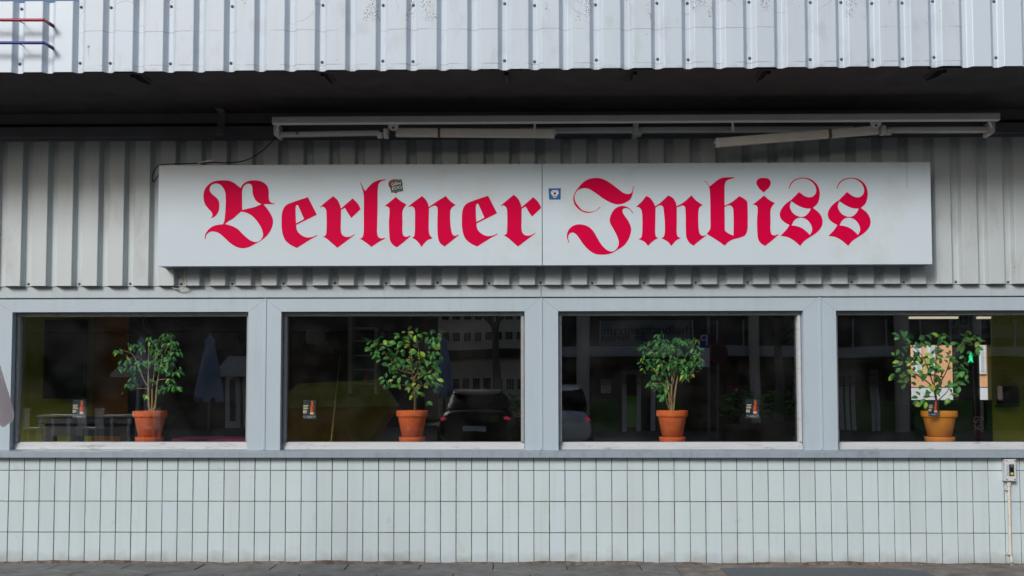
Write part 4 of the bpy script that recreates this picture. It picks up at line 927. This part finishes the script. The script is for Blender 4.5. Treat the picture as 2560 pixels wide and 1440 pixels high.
bt = thing('red_bottle', 'tiny bright red bottle on the lowest white shelf', 'bottle', b_)
MB().lathe([(0, .001), (.018, .001), (.018, .05), (.007, .075), (.007, .1), (0, .1)], b_, 14).build('bottle_body', mat('bottle_red', srgb(230, 20, 70), .3), bt)  # plain red bottle surface
wb = thing('wall_light_box', 'small pale box sign on the brick wall in the second window', 'sign', at(790, 860, 2.3))
part_box(wb, 'box_body', 772, 814, 826, 858, 2.3, .12, mat('pale_green', srgb(96, 108, 96), .6)); part_box(wb, 'side', 766, 771.5, 824, 858, 2.31, .12, M_SHELF)
for py in (827, 857): part_box(wb, 'mounting_arm', 814.5, 820, py-2, py+3, 2.35, .04, M_SHELF)
bo = thing('broom', 'thin pale broomstick leaning in the second window', 'broom', (X(834, 1100, 1.4), 1.4, 0))
e0, e1 = at(806, 1090, 1.5), at(850, 890, 1.9)
MB().tube([(e0.x, e0.y, .01), e1], .009, 8).build('stick', mat('stick_wood', srgb(150, 140, 90), .7), bo)
MB().box(e0.x-.14, e0.x+.14, e0.y-.03, e0.y+.03, -.019, .06).build('brush', M_DARKWOOD, bo)
tl = thing('ceiling_lamp', 'lit fluorescent strip at the top of the rightmost window', 'lamp', at(2330, 793, 2.0))
M_TUBE = emit('tube_light', (1, .86, .68), .45)
part_box(tl, 'tube', 2276, 2396, 791.5, 796.5, 2.0, .05, M_TUBE); part_box(tl, 'fitting', 2272, 2400, 787, 791, 1.98, .09, M_SHELF)
tl = thing('ceiling_lamp', 'short lit fluorescent strip right of the longer one', 'lamp', at(2460, 793, 2.0))
part_box(tl, 'tube', 2446, 2478, 791.5, 796.5, 2.0, .05, M_TUBE); part_box(tl, 'fitting', 2443, 2481, 787, 791, 1.98, .09, M_SHELF)
hd = thing('hand_dryer', 'dark rounded wall dispenser on the lime wall, right window', 'dispenser', at(2520, 1010, 2.4))
part_box(hd, 'housing', 2507, 2548, 965, 1012, 2.42, .14, M_BOARD); part_box(hd, 'tray', 2505, 2550, 1012.3, 1018, 2.4, .16, M_BLACK)
bnn = thing('vertical_banner', 'narrow dark red banner with white letters KSJ, right window', 'banner', at(2444, 1080, 2.3))
part_box(bnn, 'cloth', 2434, 2452, 1030, 1096, 2.3, .01, mat('wine_cloth', srgb(96, 20, 34), .8))
c = at(2444, 1058, 2.3); me = text_mesh('lettering', 'KSJ', .11, mat('banner_grey', srgb(150, 146, 146), .7), 2.299, .002, c.x, c.z, rot=pi/2, sx=1)
for v in me.vertices: v.co -= WL[bnn.name]
link('lettering', me, bnn, WL[bnn.name])
# cards in the windows
M_NAVY = mat('card_navy', srgb(30, 40, 54), .4); M_CARDFOOT = mat('card_slate', srgb(70, 84, 98), .4); M_BOTTLE = mat('print_orange', srgb(226, 96, 40), .4); M_BOTTLE2 = mat('print_red', srgb(170, 30, 20), .4); M_GOLD = mat('print_gold', srgb(214, 190, 100), .4)
YC = GLASS_Y+.026
def card(px0, py0, label, s=1.):
    t = thing('drinks_card', label, 'card', at(px0, py0+47, YC), 'drinks cards stuck to the panes')
    def q(x0, x1, y0, y1, nm, m, lift=0):
        a = at(px0+x0*s, py0+y1*s, YC-lift); b = at(px0+x1*s, py0+y0*s, YC-lift); MB().box(a.x, b.x, YC-lift, YC-lift+.0008, a.z, b.z).build(nm, m, t)
    q(0, 33, 0, 47, 'sheet', M_NAVY); q(0, 33, 38, 46.5, 'foot_band', M_CARDFOOT, .001)
    q(1.5, 14, 13, 14.5, 'print_line', M_WHITE, .001); q(2, 12, 16.2, 17.5, 'print_line', M_WHITE, .001)
    q(1, 13, 19.2, 23, 'gold_bar', M_GOLD, .001); q(1, 9.5, 26, 33, 'white_label', M_WHITE, .001); q(3.2, 5, 28, 31.5, 'mark', M_NAVY, .002); q(6.6, 8.4, 28.5, 32, 'mark', M_NAVY, .002); q(27, 32, 33, 37, 'corner_label', M_CARDFOOT, .002)
    q(9.5, 23.5, 41, 44, 'foot_name', mat('print_grey', srgb(150, 160, 170), .5), .002)
    for x_ in (2.2, 29): q(x_, x_+1.8, 40.5, 42.3, 'dot', M_WHITE, .002)
    pts = [(21, 2), (25, 2), (26, 8), (26, 14), (28, 18), (28, 31), (26.5, 37.5), (18.5, 37.5), (18.5, 31), (18.8, 18), (21, 14), (21, 8)]
    w3 = [at(px0+x*s, py0+y*s, YC-.001) for x, y in pts][::-1]; MB().prism_xz([(p.x, p.z) for p in w3], YC-.0014, YC-.0006).build('bottle_print', M_BOTTLE, t)
    w3 = [at(px0+x*s, py0+y*s, YC-.0015) for x, y in ((23.5, 14), (26, 15), (28, 19), (27.8, 31), (24.5, 31))][::-1]; MB().prism_xz([(p.x, p.z) for p in w3], YC-.0022, YC-.0016).build('bottle_shade', M_BOTTLE2, t)
    q(18.2, 26.8, 31, 35, 'bottle_label', M_WHITE, .0026)
card(181, 999, 'drinks card with orange bottle on the leftmost window pane')
card(757, 1000, 'drinks card with orange bottle on the second window pane')
card(1865, 998, 'drinks card with orange bottle on the third window pane')
card(2321, 1002, 'drinks card behind the plant stem on the rightmost pane', .8)

# ================================================================== BEHIND: peach house seen through the rear openings
ph = thing('peach_house', 'peach rendered house seen through the rear opening of the rightmost window', 'building', (5, 13, 0))
M_PEACH = mat('peach_render', srgb(236, 182, 140), .8, var=.06); M_PALE = mat('pale_render', srgb(226, 228, 234), .8)
MB().box(-2, 16, 12, 16, 1.42, 8).build('wall', M_PEACH, ph)
MB().box(-2, 16, 11.97, 16, -.05, 1.4).build('plinth', M_PALE, ph)
for px in (2296, 2330, 2457):
    a = at(px-9, 935, 11.9); b = at(px+9, 868, 11.9)
    w_ = MB().box(a.x, b.x, 11.93, 11.999, a.z, b.z+.6).build('window', M_PALE, ph); MB().box(a.x+.05, b.x-.05, 11.91, 11.93, a.z+.05, b.z+.5).build('pane', mat('sky_tint_pane', srgb(200, 214, 214), .1), w_)  # pale pane colour stands in for the sky reflected in the glass
MB().box(-60, 60, 2.9, 30, -.0545, -.02).build('rear_yard', M_CONC, kind='structure')

# ================================================================== ACROSS THE STREET (seen mirrored in the panes)
YOP = -24.
M_OPW = mat('grey_office', srgb(150, 148, 144), .8, var=.08); M_OPD = mat('dark_shopfront', srgb(38, 42, 46), .35); M_OPG = mat('shop_glass', srgb(26, 30, 34), .15, var=.1)
M_COLM = mat('beige_column', srgb(226, 212, 196), .8, var=.1, scale=10); M_GREEN = mat('green_foil', srgb(110, 200, 50), .5); M_DOORF = mat('door_frame', srgb(242, 242, 238), .5)
M_BAND = mat('concrete_band', srgb(184, 184, 184), .8, var=.08); M_CREAM = mat('cream_house', srgb(240, 230, 212), .8, var=.06); M_STEEL = mat('lamp_steel', srgb(120, 124, 128), .4, .6)
def rbox(t, nm, px0, px1, py0, py1, y, d, m):
    """box facing the street whose mirror image spans these pixels"""
    a = rf(px0, py1, y); b = rf(px1, py0, y); return MB().box(a.x, b.x, y-d, y, a.z, b.z).build(nm, m, t)
xm = rf(1092, 900, YOP-4).x; xo = rf(1335, 900, YOP).x
off = thing('office_block', 'grey office block with shop arcade across the street, seen mirrored in the panes', 'building', (12, YOP, 0))
MB().box(xo, 34, YOP-8, YOP-.6, 4.2, 8.5).build('upper_wall', M_OPW, off)
MB().box(xo, 34, YOP-8, YOP-1.2, .06, 4.2).build('shopfront', M_OPG, off)
zb0_, zb1_ = rf(1600, 892, YOP).z, rf(1600, 868, YOP).z
MB().box(xo+.3, 34, YOP-.6, YOP+.25, zb0_, zb1_).build('concrete_band', M_BAND, off)
MB().box(xo+.3, 34, YOP-.62, YOP-.1, zb1_+.01, zb1_+1.0).build('shop_fascia', M_OPD, off)
for k in range(14): MB().box(xo+.3, 34, YOP-.7, YOP-.66, zb0_-.1-k*.06, zb0_-.07-k*.06).build('louvre', M_OPD, off)
for px0, px1 in ((1440, 1476), (1880, 1905), (2245, 2281), (2440, 2462), (2660, 2700)):
    a = rf(px0, 1000, YOP+.6); b = rf(px1, 1000, YOP+.6); r_ = (b.x-a.x)/2
    MB().lathe([(r_, 0), (r_, 8)], (a.x+r_, YOP+.6-r_, .06), 20).build('column', M_COLM, off)
def door(px0, px1, pyt, green):
    a = rf(px0, pyt, YOP-1.1); b = rf(px1, pyt, YOP-1.1); w_ = .14
    fr = MB().box(a.x, a.x+w_, YOP-1.19, YOP-1.1, .061, a.z).box(b.x-w_, b.x, YOP-1.19, YOP-1.1, .061, a.z).box(a.x+w_, b.x-w_, YOP-1.19, YOP-1.1, a.z-w_, a.z).box((a.x+b.x)/2-w_/2, (a.x+b.x)/2+w_/2, YOP-1.19, YOP-1.101, .061, a.z-w_).build('door_frame', M_DOORF, off)
    if green: MB().box(a.x+w_, (a.x+b.x)/2-w_/2, YOP-1.18, YOP-1.15, .2, .2+green).build('green_foil', M_GREEN, fr)
door(1555, 1640, 927, .95); door(2096, 2140, 925, .5); door(2180, 2200, 925, .6)
for px0, px1, py0, py1 in ((1480, 1545, 940, 1085), (1645, 1700, 930, 1085), (2100, 2245, 985, 1100), (2290, 2430, 1000, 1100), (2470, 2560, 1005, 1100)):
    rbox(off, 'green_foil', px0, px1, max(py0, 1000), py1, YOP-1.12, .03, mat('deep_green_foil', srgb(70, 130, 40), .5))
rbox(off, 'notice', 1505, 1530, 950, 985, YOP-1.1, .02, M_DOORF); rbox(off, 'poster', 1815, 1850, 935, 985, YOP-1.1, .02, mat('pink_poster', srgb(190, 130, 140), .6)); rbox(off, 'poster', 1978, 1990, 940, 1000, YOP-1.1, .02, mat('blue_poster', srgb(120, 150, 190), .6))
for px in (1500, 1730, 1790, 1862, 2130, 2215, 2300, 2375, 2480, 2540): rbox(off, 'fascia_joint', px, px+3, 800, 866, YOP-.05, .03, M_BAND)
def optext(body, px, py, size, m):
    p = rf(px, py, YOP-.09); me = text_mesh('lettering', body, size, m, YOP-.095, .02, p.x, p.z, mirror=True)
    for v in me.vertices: v.co -= WL[off.name]
    link('lettering', me, off, WL[off.name])
M_SIGNG = mat('fascia_panel', srgb(130, 138, 136), .6)
rbox(off, 'fascia_panel', 1505, 1726, 802, 866, YOP-.096, .02, M_SIGNG); rbox(off, 'fascia_panel', 2376, 2600, 770, 845, YOP-.096, .02, M_SIGNG)
optext('Schulbuchzentrum', 1625, 829, .42, M_BLACK); optext('der Verlage', 1560, 847, .3, M_BLACK); optext('Schulbuchzentrum', 2490, 800, .5, M_BLACK); optext('der Verlage', 2420, 825, .36, M_BLACK)
for k in range(16):
    xx = xo+1+k*2.1; w_ = MB().box(xx, xx+1.5, YOP-.62, YOP-.58, 4.9, 7.2).build('window', M_DOORF, off); MB().box(xx+.1, xx+1.4, YOP-.6, YOP-.57, 5, 7.1).build('pane', M_OPG, w_)
# far house with window bands, visible in the second pane
YH = -40.
hs2 = thing('corner_house', 'pale corner house with bands of windows farther down the street, mirrored in the second pane', 'building', (rf(1225, 900, YH).x, YH, 0))
a = rf(1066, 870, YH); b = rf(1345, 740, YH); MB().box(a.x, b.x, YH-6, YH, .06, b.z+1).build('wall', M_CREAM, hs2)
for py0, py1 in ((825, 850), (773, 798), (945, 975)):
    for px in range(1076, 1330, 27):
        w_ = rbox(hs2, 'window', px, px+20, py0, py1, YH+.03, .06, M_DOORF); c0_ = rf(px+1.5, py1-2, YH+.05); c1_ = rf(px+18.5, py0+2, YH+.05)
        for f0, f1 in ((0, .3), (.35, .65), (.7, 1)): MB().box(c0_.x+(c1_.x-c0_.x)*f0, c0_.x+(c1_.x-c0_.x)*f1, YH+.031, YH+.05, c0_.z, c1_.z).build('pane', M_OPG, w_)
rbox(hs2, 'dark_band', 1062, 1348, 872, 897, YH+.2, .3, M_OPD)
# houses to the left
lh = thing('brown_house', 'brown house with pale ground floor awnings across the street, mirrored in the left panes', 'building', (-14, YOP-4, 0))
MB().box(-40, xm-.5, YOP-10, YOP-4, 3.4, 8).build('upper_wall', mat('brown_house_wall', srgb(96, 84, 76), .85, var=.1), lh)
MB().box(-40, xm-.5, YOP-10, YOP-4.5, .06, 3.4).build('shopfront', M_OPG, lh)
for px0, px1 in ((300, 400), (548, 700)):
    a = rf(px0, 905, YOP-3); b = rf(px1, 925, YOP-3)
    MB().prism_yz([(YOP-2.2, b.z-.25), (YOP-2.2, b.z-.1), (YOP-4, a.z+.2), (YOP-4.4, a.z+.2), (YOP-4.4, b.z-.25)], a.x, b.x).build('awning', M_CREAM, lh)
for px0, px1 in ((563, 600), (608, 640), (340, 372)):
    a = rf(px0, 940, YOP-4.4); b = rf(px1, 940, YOP-4.4); w_ = .16
    fr = MB().box(a.x, b.x, YOP-4.5, YOP-4.4, .061, a.z).build('door_frame', M_DOORF, lh); MB().box(a.x+w_, b.x-w_, YOP-4.4, YOP-4.37, .3, a.z-w_).build('pane', M_OPG, fr)
for k in range(14):
    xx = xm-2.5-k*2.4; w_ = MB().box(xx, xx+1.1, YOP-4, YOP-3.95, 4.3, 6.4).build('window', M_DOORF, lh); MB().box(xx+.1, xx+1., YOP-3.95, YOP-3.92, 4.4, 6.3).build('pane', M_OPG, w_)
# closed parasols, tables and chairs on the far pavement
def far_parasol(px, pyt, pyb, y, hw, m, lab):
    t_ = rf(px, pyt, y); b_ = rf(px, pyb, y); R_ = hw*(rf(px+10, pyb, y).x-b_.x)/10; H = t_.z-b_.z
    t = thing('closed_parasol', lab, 'parasol', (b_.x, y, .06), 'closed parasols across the street'); v = []; f = []; n = 32
    pr_ = [(1, 0), (.95, .1), (.8, .3), (.55, .6), (.33, .8), (.3, .88), (.38, .92), (.08, 1)]
    for r_, h_ in pr_:
        for k in range(n):
            a_ = 2*pi*k/n; rr = R_*r_*(1+.16*sin(7*a_)); v.append((b_.x+rr*cos(a_), y+rr*sin(a_), b_.z+H*h_+(.08*sin(7*a_+1) if h_ == 0 else 0)))
    for i in range(len(pr_)-1):
        for k in range(n): f.append((i*n+k, i*n+(k+1) % n, (i+1)*n+(k+1) % n, (i+1)*n+k))
    MB().faces(v, f, True).build('fabric', m, t); MB().tube([(b_.x, y, .07), (b_.x, y, t_.z+.05)], .03, 8).build('pole', M_STEEL, t); MB().box(b_.x-.3, b_.x+.3, y-.3, y+.3, .061, .14).build('foot', M_CONC, t)
M_PBLUE = mat('blue_grey_canvas', srgb(150, 164, 190), .9, var=.1); M_PGREY = mat('light_grey_canvas', srgb(206, 206, 208), .9, var=.1)
far_parasol(522, 842, 1000, -15.5, 32, M_PBLUE, 'closed blue-grey parasol mirrored at the right of the leftmost pane')
far_parasol(350, 845, 970, -16.5, 24, M_PGREY, 'closed light grey parasol mirrored behind the sparse ficus')
far_parasol(1108, 838, 992, -17, 22, M_PBLUE, 'closed blue-grey parasol mirrored beside the broad-leaved plant')
def far_table(x, y, lab):
    t = thing('cafe_table', lab, 'table', (x, y, .06), 'white cafe tables across the street'); MB().box(x-.4, x+.4, y-.4, y+.4, .77, .81).build('table_top', M_DOORF, t)
    for sx in (-.35, .3):
        for sy in (-.35, .3): MB().box(x+sx, x+sx+.05, y+sy, y+sy+.05, .061, .769).build('leg', M_DOORF, t)
def far_chair(x, y, lab, s_):
    t = thing('cafe_chair', lab, 'chair', (x, y, .06), 'white cafe chairs across the street'); MB().box(x-.22, x+.22, y-.22, y+.22, .49, .53).build('seat', M_DOORF, t)
    for sx in (-.21, .17):
        for sy in (-.21, .17): MB().box(x+sx, x+sx+.04, y+sy, y+sy+.04, .061, .489).build('leg', M_DOORF, t)
    xb_ = x+s_*.2
    for k in range(4): MB().box(xb_-.015, xb_+.015, y-.2+k*.12, y-.16+k*.12, .531, .9).build('back_slat', M_DOORF, t)
    MB().box(xb_-.02, xb_+.02, y-.22, y+.22, .9005, .96).build('back_rail', M_DOORF, t)
for px, y, tn, c1, c2 in ((155, -15, 'left', 'first', 'second'), (300, -15.4, 'right', 'third', 'fourth')):
    p = rf(px, 1000, y); far_table(p.x, y, f'{tn} one of two white cafe tables mirrored low in the leftmost pane')
    for d_, n_ in ((-.65, c1), (.65, c2)): far_chair(p.x+d_, y, f'{n_} from left of the white slat-backed cafe chairs mirrored in the leftmost pane', 1 if d_ > 0 else -1)
# cars
M_TAIL = emit('tail_red', (.8, .03, .1), .8); M_CARGLASS = mat('car_glass', srgb(12, 14, 16), .4, spec=.1)
def loft(x, y, s_, secs):
    """closed body from cross sections (station, half width, z low, z high, top half width); rounded by subdivision"""
    mb = MB(); n = 12; v = []; f = []
    for t, hw, z0, z1, tw in secs:
        zm = z0+(z1-z0)*.5
        r = [(-hw*.9, z0), (-hw*.3, z0), (hw*.3, z0), (hw*.9, z0), (hw, z0+(z1-z0)*.25), (hw, zm), (hw*.5+tw*.5, z0+(z1-z0)*.8), (tw*.9, z1), (tw*.3, z1), (-tw*.3, z1), (-tw*.9, z1), (-hw*.5-tw*.5, z0+(z1-z0)*.8), (-hw, zm), (-hw, z0+(z1-z0)*.25)]
        n = len(r); v += [(x+a, y+s_*t, b-.055) for a, b in r]
    for i in range(len(secs)-1):
        for k in range(n):
            q = (i*n+k, i*n+(k+1) % n, (i+1)*n+(k+1) % n, (i+1)*n+k); f.append(q if s_ < 0 else q[::-1])
    f.append(tuple(range(n)) if s_ > 0 else tuple(range(n))[::-1]); m_ = (len(secs)-1)*n; f.append(tuple(range(m_, m_+n))[::-1] if s_ > 0 else tuple(range(m_, m_+n)))
    return mb.faces(v, f, True)
def car(x, y, face, m, lab, L=4.2, W=1.78, H=1.45, rear=.5):
    """car parked with its length along y; its rear faces +y when face=1"""
    t = thing('parked_car', lab, 'car', (x, y, -.055)); s_ = face; h = L/2; hw = W/2
    bo = loft(x, y, s_, [(-h, hw*.72, .34, .62, hw*.66), (-h+.12, hw*.9, .24, .74, hw*.8), (-h*.6, hw, .2, .86, hw*.86), (-h*.2, hw, .2, .93, hw*.9), (h*.5, hw, .2, .98, hw*.9), (h-.14, hw*.95, .24, .98, hw*.84), (h-.02, hw*.84, .32, .9, hw*.72), (h, hw*.74, .4, .8, hw*.66)]).build('body', m, t)
    ca = loft(x, y, s_, [(-h*.36, hw*.8, .84, .9, hw*.74), (-h*.02, hw*.84, .84, H-.05, hw*.66), (h*.2, hw*.84, .84, H-.02, hw*.66), (h*.5, hw*.84, .84, H-.06, hw*.64), (h-rear, hw*.82, .84, H-.22, hw*.62), (h-.16, hw*.8, .84, .94, hw*.7)]).build('cabin_glass', M_CARGLASS, t)
    ro = loft(x, y, s_, [(-h*.04, hw*.62, H-.09, H-.05, hw*.6), (h*.2, hw*.68, H-.07, H, hw*.62), (h*.5, hw*.66, H-.09, H-.03, hw*.6), (h-rear*.98, hw*.6, H-.2, H-.15, hw*.56)]).build('roof', m, t)
    for o in (bo, ca, ro): md = o.modifiers.new('round', 'SUBSURF'); md.levels = 2; md.render_levels = 2
    for k in (-1, 1):
        for q in (-L*.31, L*.31):
            wx = x+k*(W/2-.1); mb = MB(); mb.lathe([(.2, -.105), (.31, -.1), (.32, -.05), (.32, .05), (.31, .1), (.2, .105)], (0, 0, 0), 20); mb.v = [(wx+c_z, y+s_*q+a_, .265+b_) for a_, b_, c_z in mb.v]; wh = mb.build('wheel', M_BLACK, t)
            mb = MB().lathe([(0.01, k*.104), (.2, k*.104)], (0, 0, 0), 14); mb.v = [(wx+c_z, y+s_*q+a_, .265+b_) for a_, b_, c_z in mb.v]; mb.build('hub', M_STEEL, wh)
        MB().sphere((x+k*hw*.74, y+s_*(h-.1), .72), .1, 12, 8, (1.3, .8, .5)).build('tail_light', M_TAIL, t)
    MB().box(x-.26, x+.26, y+s_*(h-.02), y+s_*(h+.012), .44, .55).build('number_plate', M_DOORF, t)
p = rf(1187, 1030, -14.8); car(p.x, -17., 1, mat('black_car_paint', srgb(12, 13, 16), .35), 'black car with red tail lights mirrored low in the second pane', rear=.75)
p = rf(1395, 1030, -14.8); car(p.x, -16.4, 1, mat('white_car_paint', srgb(244, 246, 248), .15, coat=1), 'small white car mirrored low at the left of the third pane', L=2.8, W=1.65, H=1.55, rear=.3)
# yellow skip
p = rf(840, 1000, -14); sk = thing('waste_skip', 'yellow waste skip under a tarpaulin mirrored low in the second pane', 'skip', (p.x, -14, -.055))
M_SKIP = mat('skip_yellow', srgb(196, 150, 34), .6, var=.2, scale=6); M_TARP = mat('olive_tarp', srgb(176, 164, 56), .6, var=.3, scale=4, bump=.6, bscale=5)
MB().prism_xz([(p.x-.75, .2), (p.x+.75, .2), (p.x+1.25, 1.0), (p.x-1.25, 1.0)], -14.9, -13.4).build('tub', M_SKIP, sk)
MB().faces([(p.x-1.27, -13.38, 1.01), (p.x+1.27, -13.38, 1.01), (p.x+1.27, -14.92, 1.01), (p.x-1.27, -14.92, 1.01), (p.x-.8, -13.9, 1.5), (p.x+.9, -13.9, 1.6), (p.x+.9, -14.5, 1.6), (p.x-.8, -14.5, 1.5)], [(1, 0, 4, 5), (0, 3, 7, 4), (3, 2, 6, 7), (2, 1, 5, 6), (4, 7, 6, 5)]).build('tarpaulin', M_TARP, sk)
MB().box(p.x-.8, p.x+.8, -14.8, -13.5, -.054, .19).build('skid', M_BLACK, sk)
# traffic signs and signal
p = rf(1760, 860, -14.2); ts = thing('parking_sign', 'blue parking sign with white P mirrored in the third pane', 'sign', (p.x, -14.2, .06))
MB().tube([(p.x+.1, -14.24, .061), (p.x+.1, -14.24, 3.2)], .03, 8).build('post', M_STEEL, ts)
rbox(ts, 'blue_plate', 1748, 1773, 838, 872, -14.2, .02, mat('traffic_blue', srgb(10, 60, 150), .4)); rbox(ts, 'white_plate', 1748, 1773, 873, 918, -14.2, .02, M_WHITE)
pp = rf(1760, 855, -14.2); me = text_mesh('lettering', 'P', .36, M_WHITE, -14.199, .006, pp.x, pp.z, mirror=True)
for v in me.vertices: v.co -= WL[ts.name]
link('lettering', me, ts, WL[ts.name])
p = rf(1795, 885, -14.6); rs = thing('round_sign', 'round red-rimmed road sign mirrored right of the parking sign', 'sign', (p.x, -14.6, .06))
MB().tube([(p.x, -14.65, .061), (p.x, -14.65, p.z+.2)], .03, 8).build('post', M_STEEL, rs)
MB().lathe([(.17, .012), (.22, .012), (.22, -.01), (.0, -.01)], (p.x, -14.6, p.z), 24, 'y').build('rim', mat('traffic_red', srgb(150, 40, 46), .4), rs); MB().lathe([(0, .006), (.17, .006)], (p.x, -14.6, p.z), 24, 'y').build('face', M_OPD, rs)
p = rf(2428, 894, -14.); pg = thing('pedestrian_signal', 'lit green walking figure of a pedestrian signal in the rightmost pane', 'signal', (p.x, -14, .06))
MB().tube([(p.x+.16, -14.1, .061), (p.x+.16, -14.1, p.z+.5)], .05, 10).build('post', M_BLACK, pg); MB().box(p.x-.14, p.x+.14, -14.2, -14., p.z-.18, p.z+.5).build('housing', M_BLACK, pg)
M_GM = emit('green_signal', (.05, 1, .45), 2.2)
MB().box(p.x-.035, p.x+.035, -13.999, -13.98, p.z-.02, p.z+.07).box(p.x-.02, p.x+.02, -13.999, -13.98, p.z+.075, p.z+.11).prism_xz([(p.x-.06, p.z-.11), (p.x-.03, p.z-.11), (p.x+.03, p.z-.021), (p.x-.03, p.z-.021)], -13.98, -13.999).prism_xz([(p.x+.03, p.z-.11), (p.x+.06, p.z-.11), (p.x+.03, p.z-.022), (p.x-.01, p.z-.022)], -13.98, -13.999).build('green_figure', M_GM, pg)

# planters and bare street trees on the far pavement
def planter(px, y, lab, n, w_=.9):
    p = rf(px, 1050, y); t = thing('planter', lab, 'planter', (p.x, y, .06), 'planters across the street'); rg = random.Random(px)
    MB().box(p.x-w_/2, p.x+w_/2, y-.25, y+.25, .061, .55).build('trough', M_DARKWOOD, t); mb = MB()
    src = LEAVES['broad'][1]; sv_ = [v.co.copy() for v in src.vertices]; sf = [tuple(q.vertices) for q in src.polygons]
    for k in range(n):
        a, b_ = rg.uniform(0, 2*pi), rg.uniform(-.2, 1.4); rr = rg.random()**.5
        c = Vector((p.x+cos(a)*cos(b_)*rr*w_*.6, y+sin(a)*cos(b_)*rr*.4, .75+sin(b_)*rr*.6)); R3 = orient(Vector((cos(a), sin(a), .2)), Vector((rg.gauss(0, .4), rg.gauss(.3, .4), 1)))
        mb.faces([c+R3 @ (v*rg.uniform(.12, .2)) for v in sv_], sf, True)
    mb.build('foliage', leafmat('planter_leaf', srgb(110, 170, 80)), t)
planter(1850, -17, 'leafy planter mirrored low in the third pane right of the ficus', 160)
planter(1958, -17.5, 'leafy planter mirrored low at the right end of the third pane', 160, 1.2)
planter(1262, -19, 'leafy planter mirrored beside the black car in the second pane', 120)
M_TRUNK = mat('street_tree_bark', srgb(120, 112, 100), .9, var=.2, scale=20)
def bare_tree(px, y, lab, seed):
    p = rf(px, 1050, y); t = thing('bare_tree', lab, 'tree', (p.x, y, .06), 'bare street trees across the street'); rg = random.Random(seed)
    MB().tube([(p.x, y, .05), (p.x+.05, y, 1.6), (p.x-.02, y+.05, 3.2)], [.14, .11, .09], 10).build('trunk', M_TRUNK, t); mb = MB()
    def grow(a, d, l, r, k):
        b_ = a+d*l; m_ = (a+b_)/2+Vector((rg.gauss(0, .06), rg.gauss(0, .06), rg.gauss(0, .06)))*l; mb.tube([a, m_, b_], [r, r*.85, r*.65], 5, cap=False)
        if k:
            for _ in range(3): grow(a+(b_-a)*rg.uniform(.5, 1), (d+Vector((rg.gauss(0, .55), rg.gauss(0, .55), rg.gauss(.05, .35)))).normalized(), l*rg.uniform(.6, .85), r*.6, k-1)
    for q in range(5): grow(Vector((p.x-.02, y+.05, rg.uniform(2.3, 3.2))), Vector((rg.gauss(0, .8), rg.gauss(0, .6), .7)).normalized(), 1.5, .05, 4)
    mb.build('crown', M_TRUNK, t)
bare_tree(1240, -20, 'bare street tree mirrored at the right of the second pane', 2)
bare_tree(1945, -19, 'bare street tree mirrored at the right of the third pane', 4)
bare_tree(395, -20.5, 'bare street tree mirrored above the sparse ficus in the leftmost pane', 9)
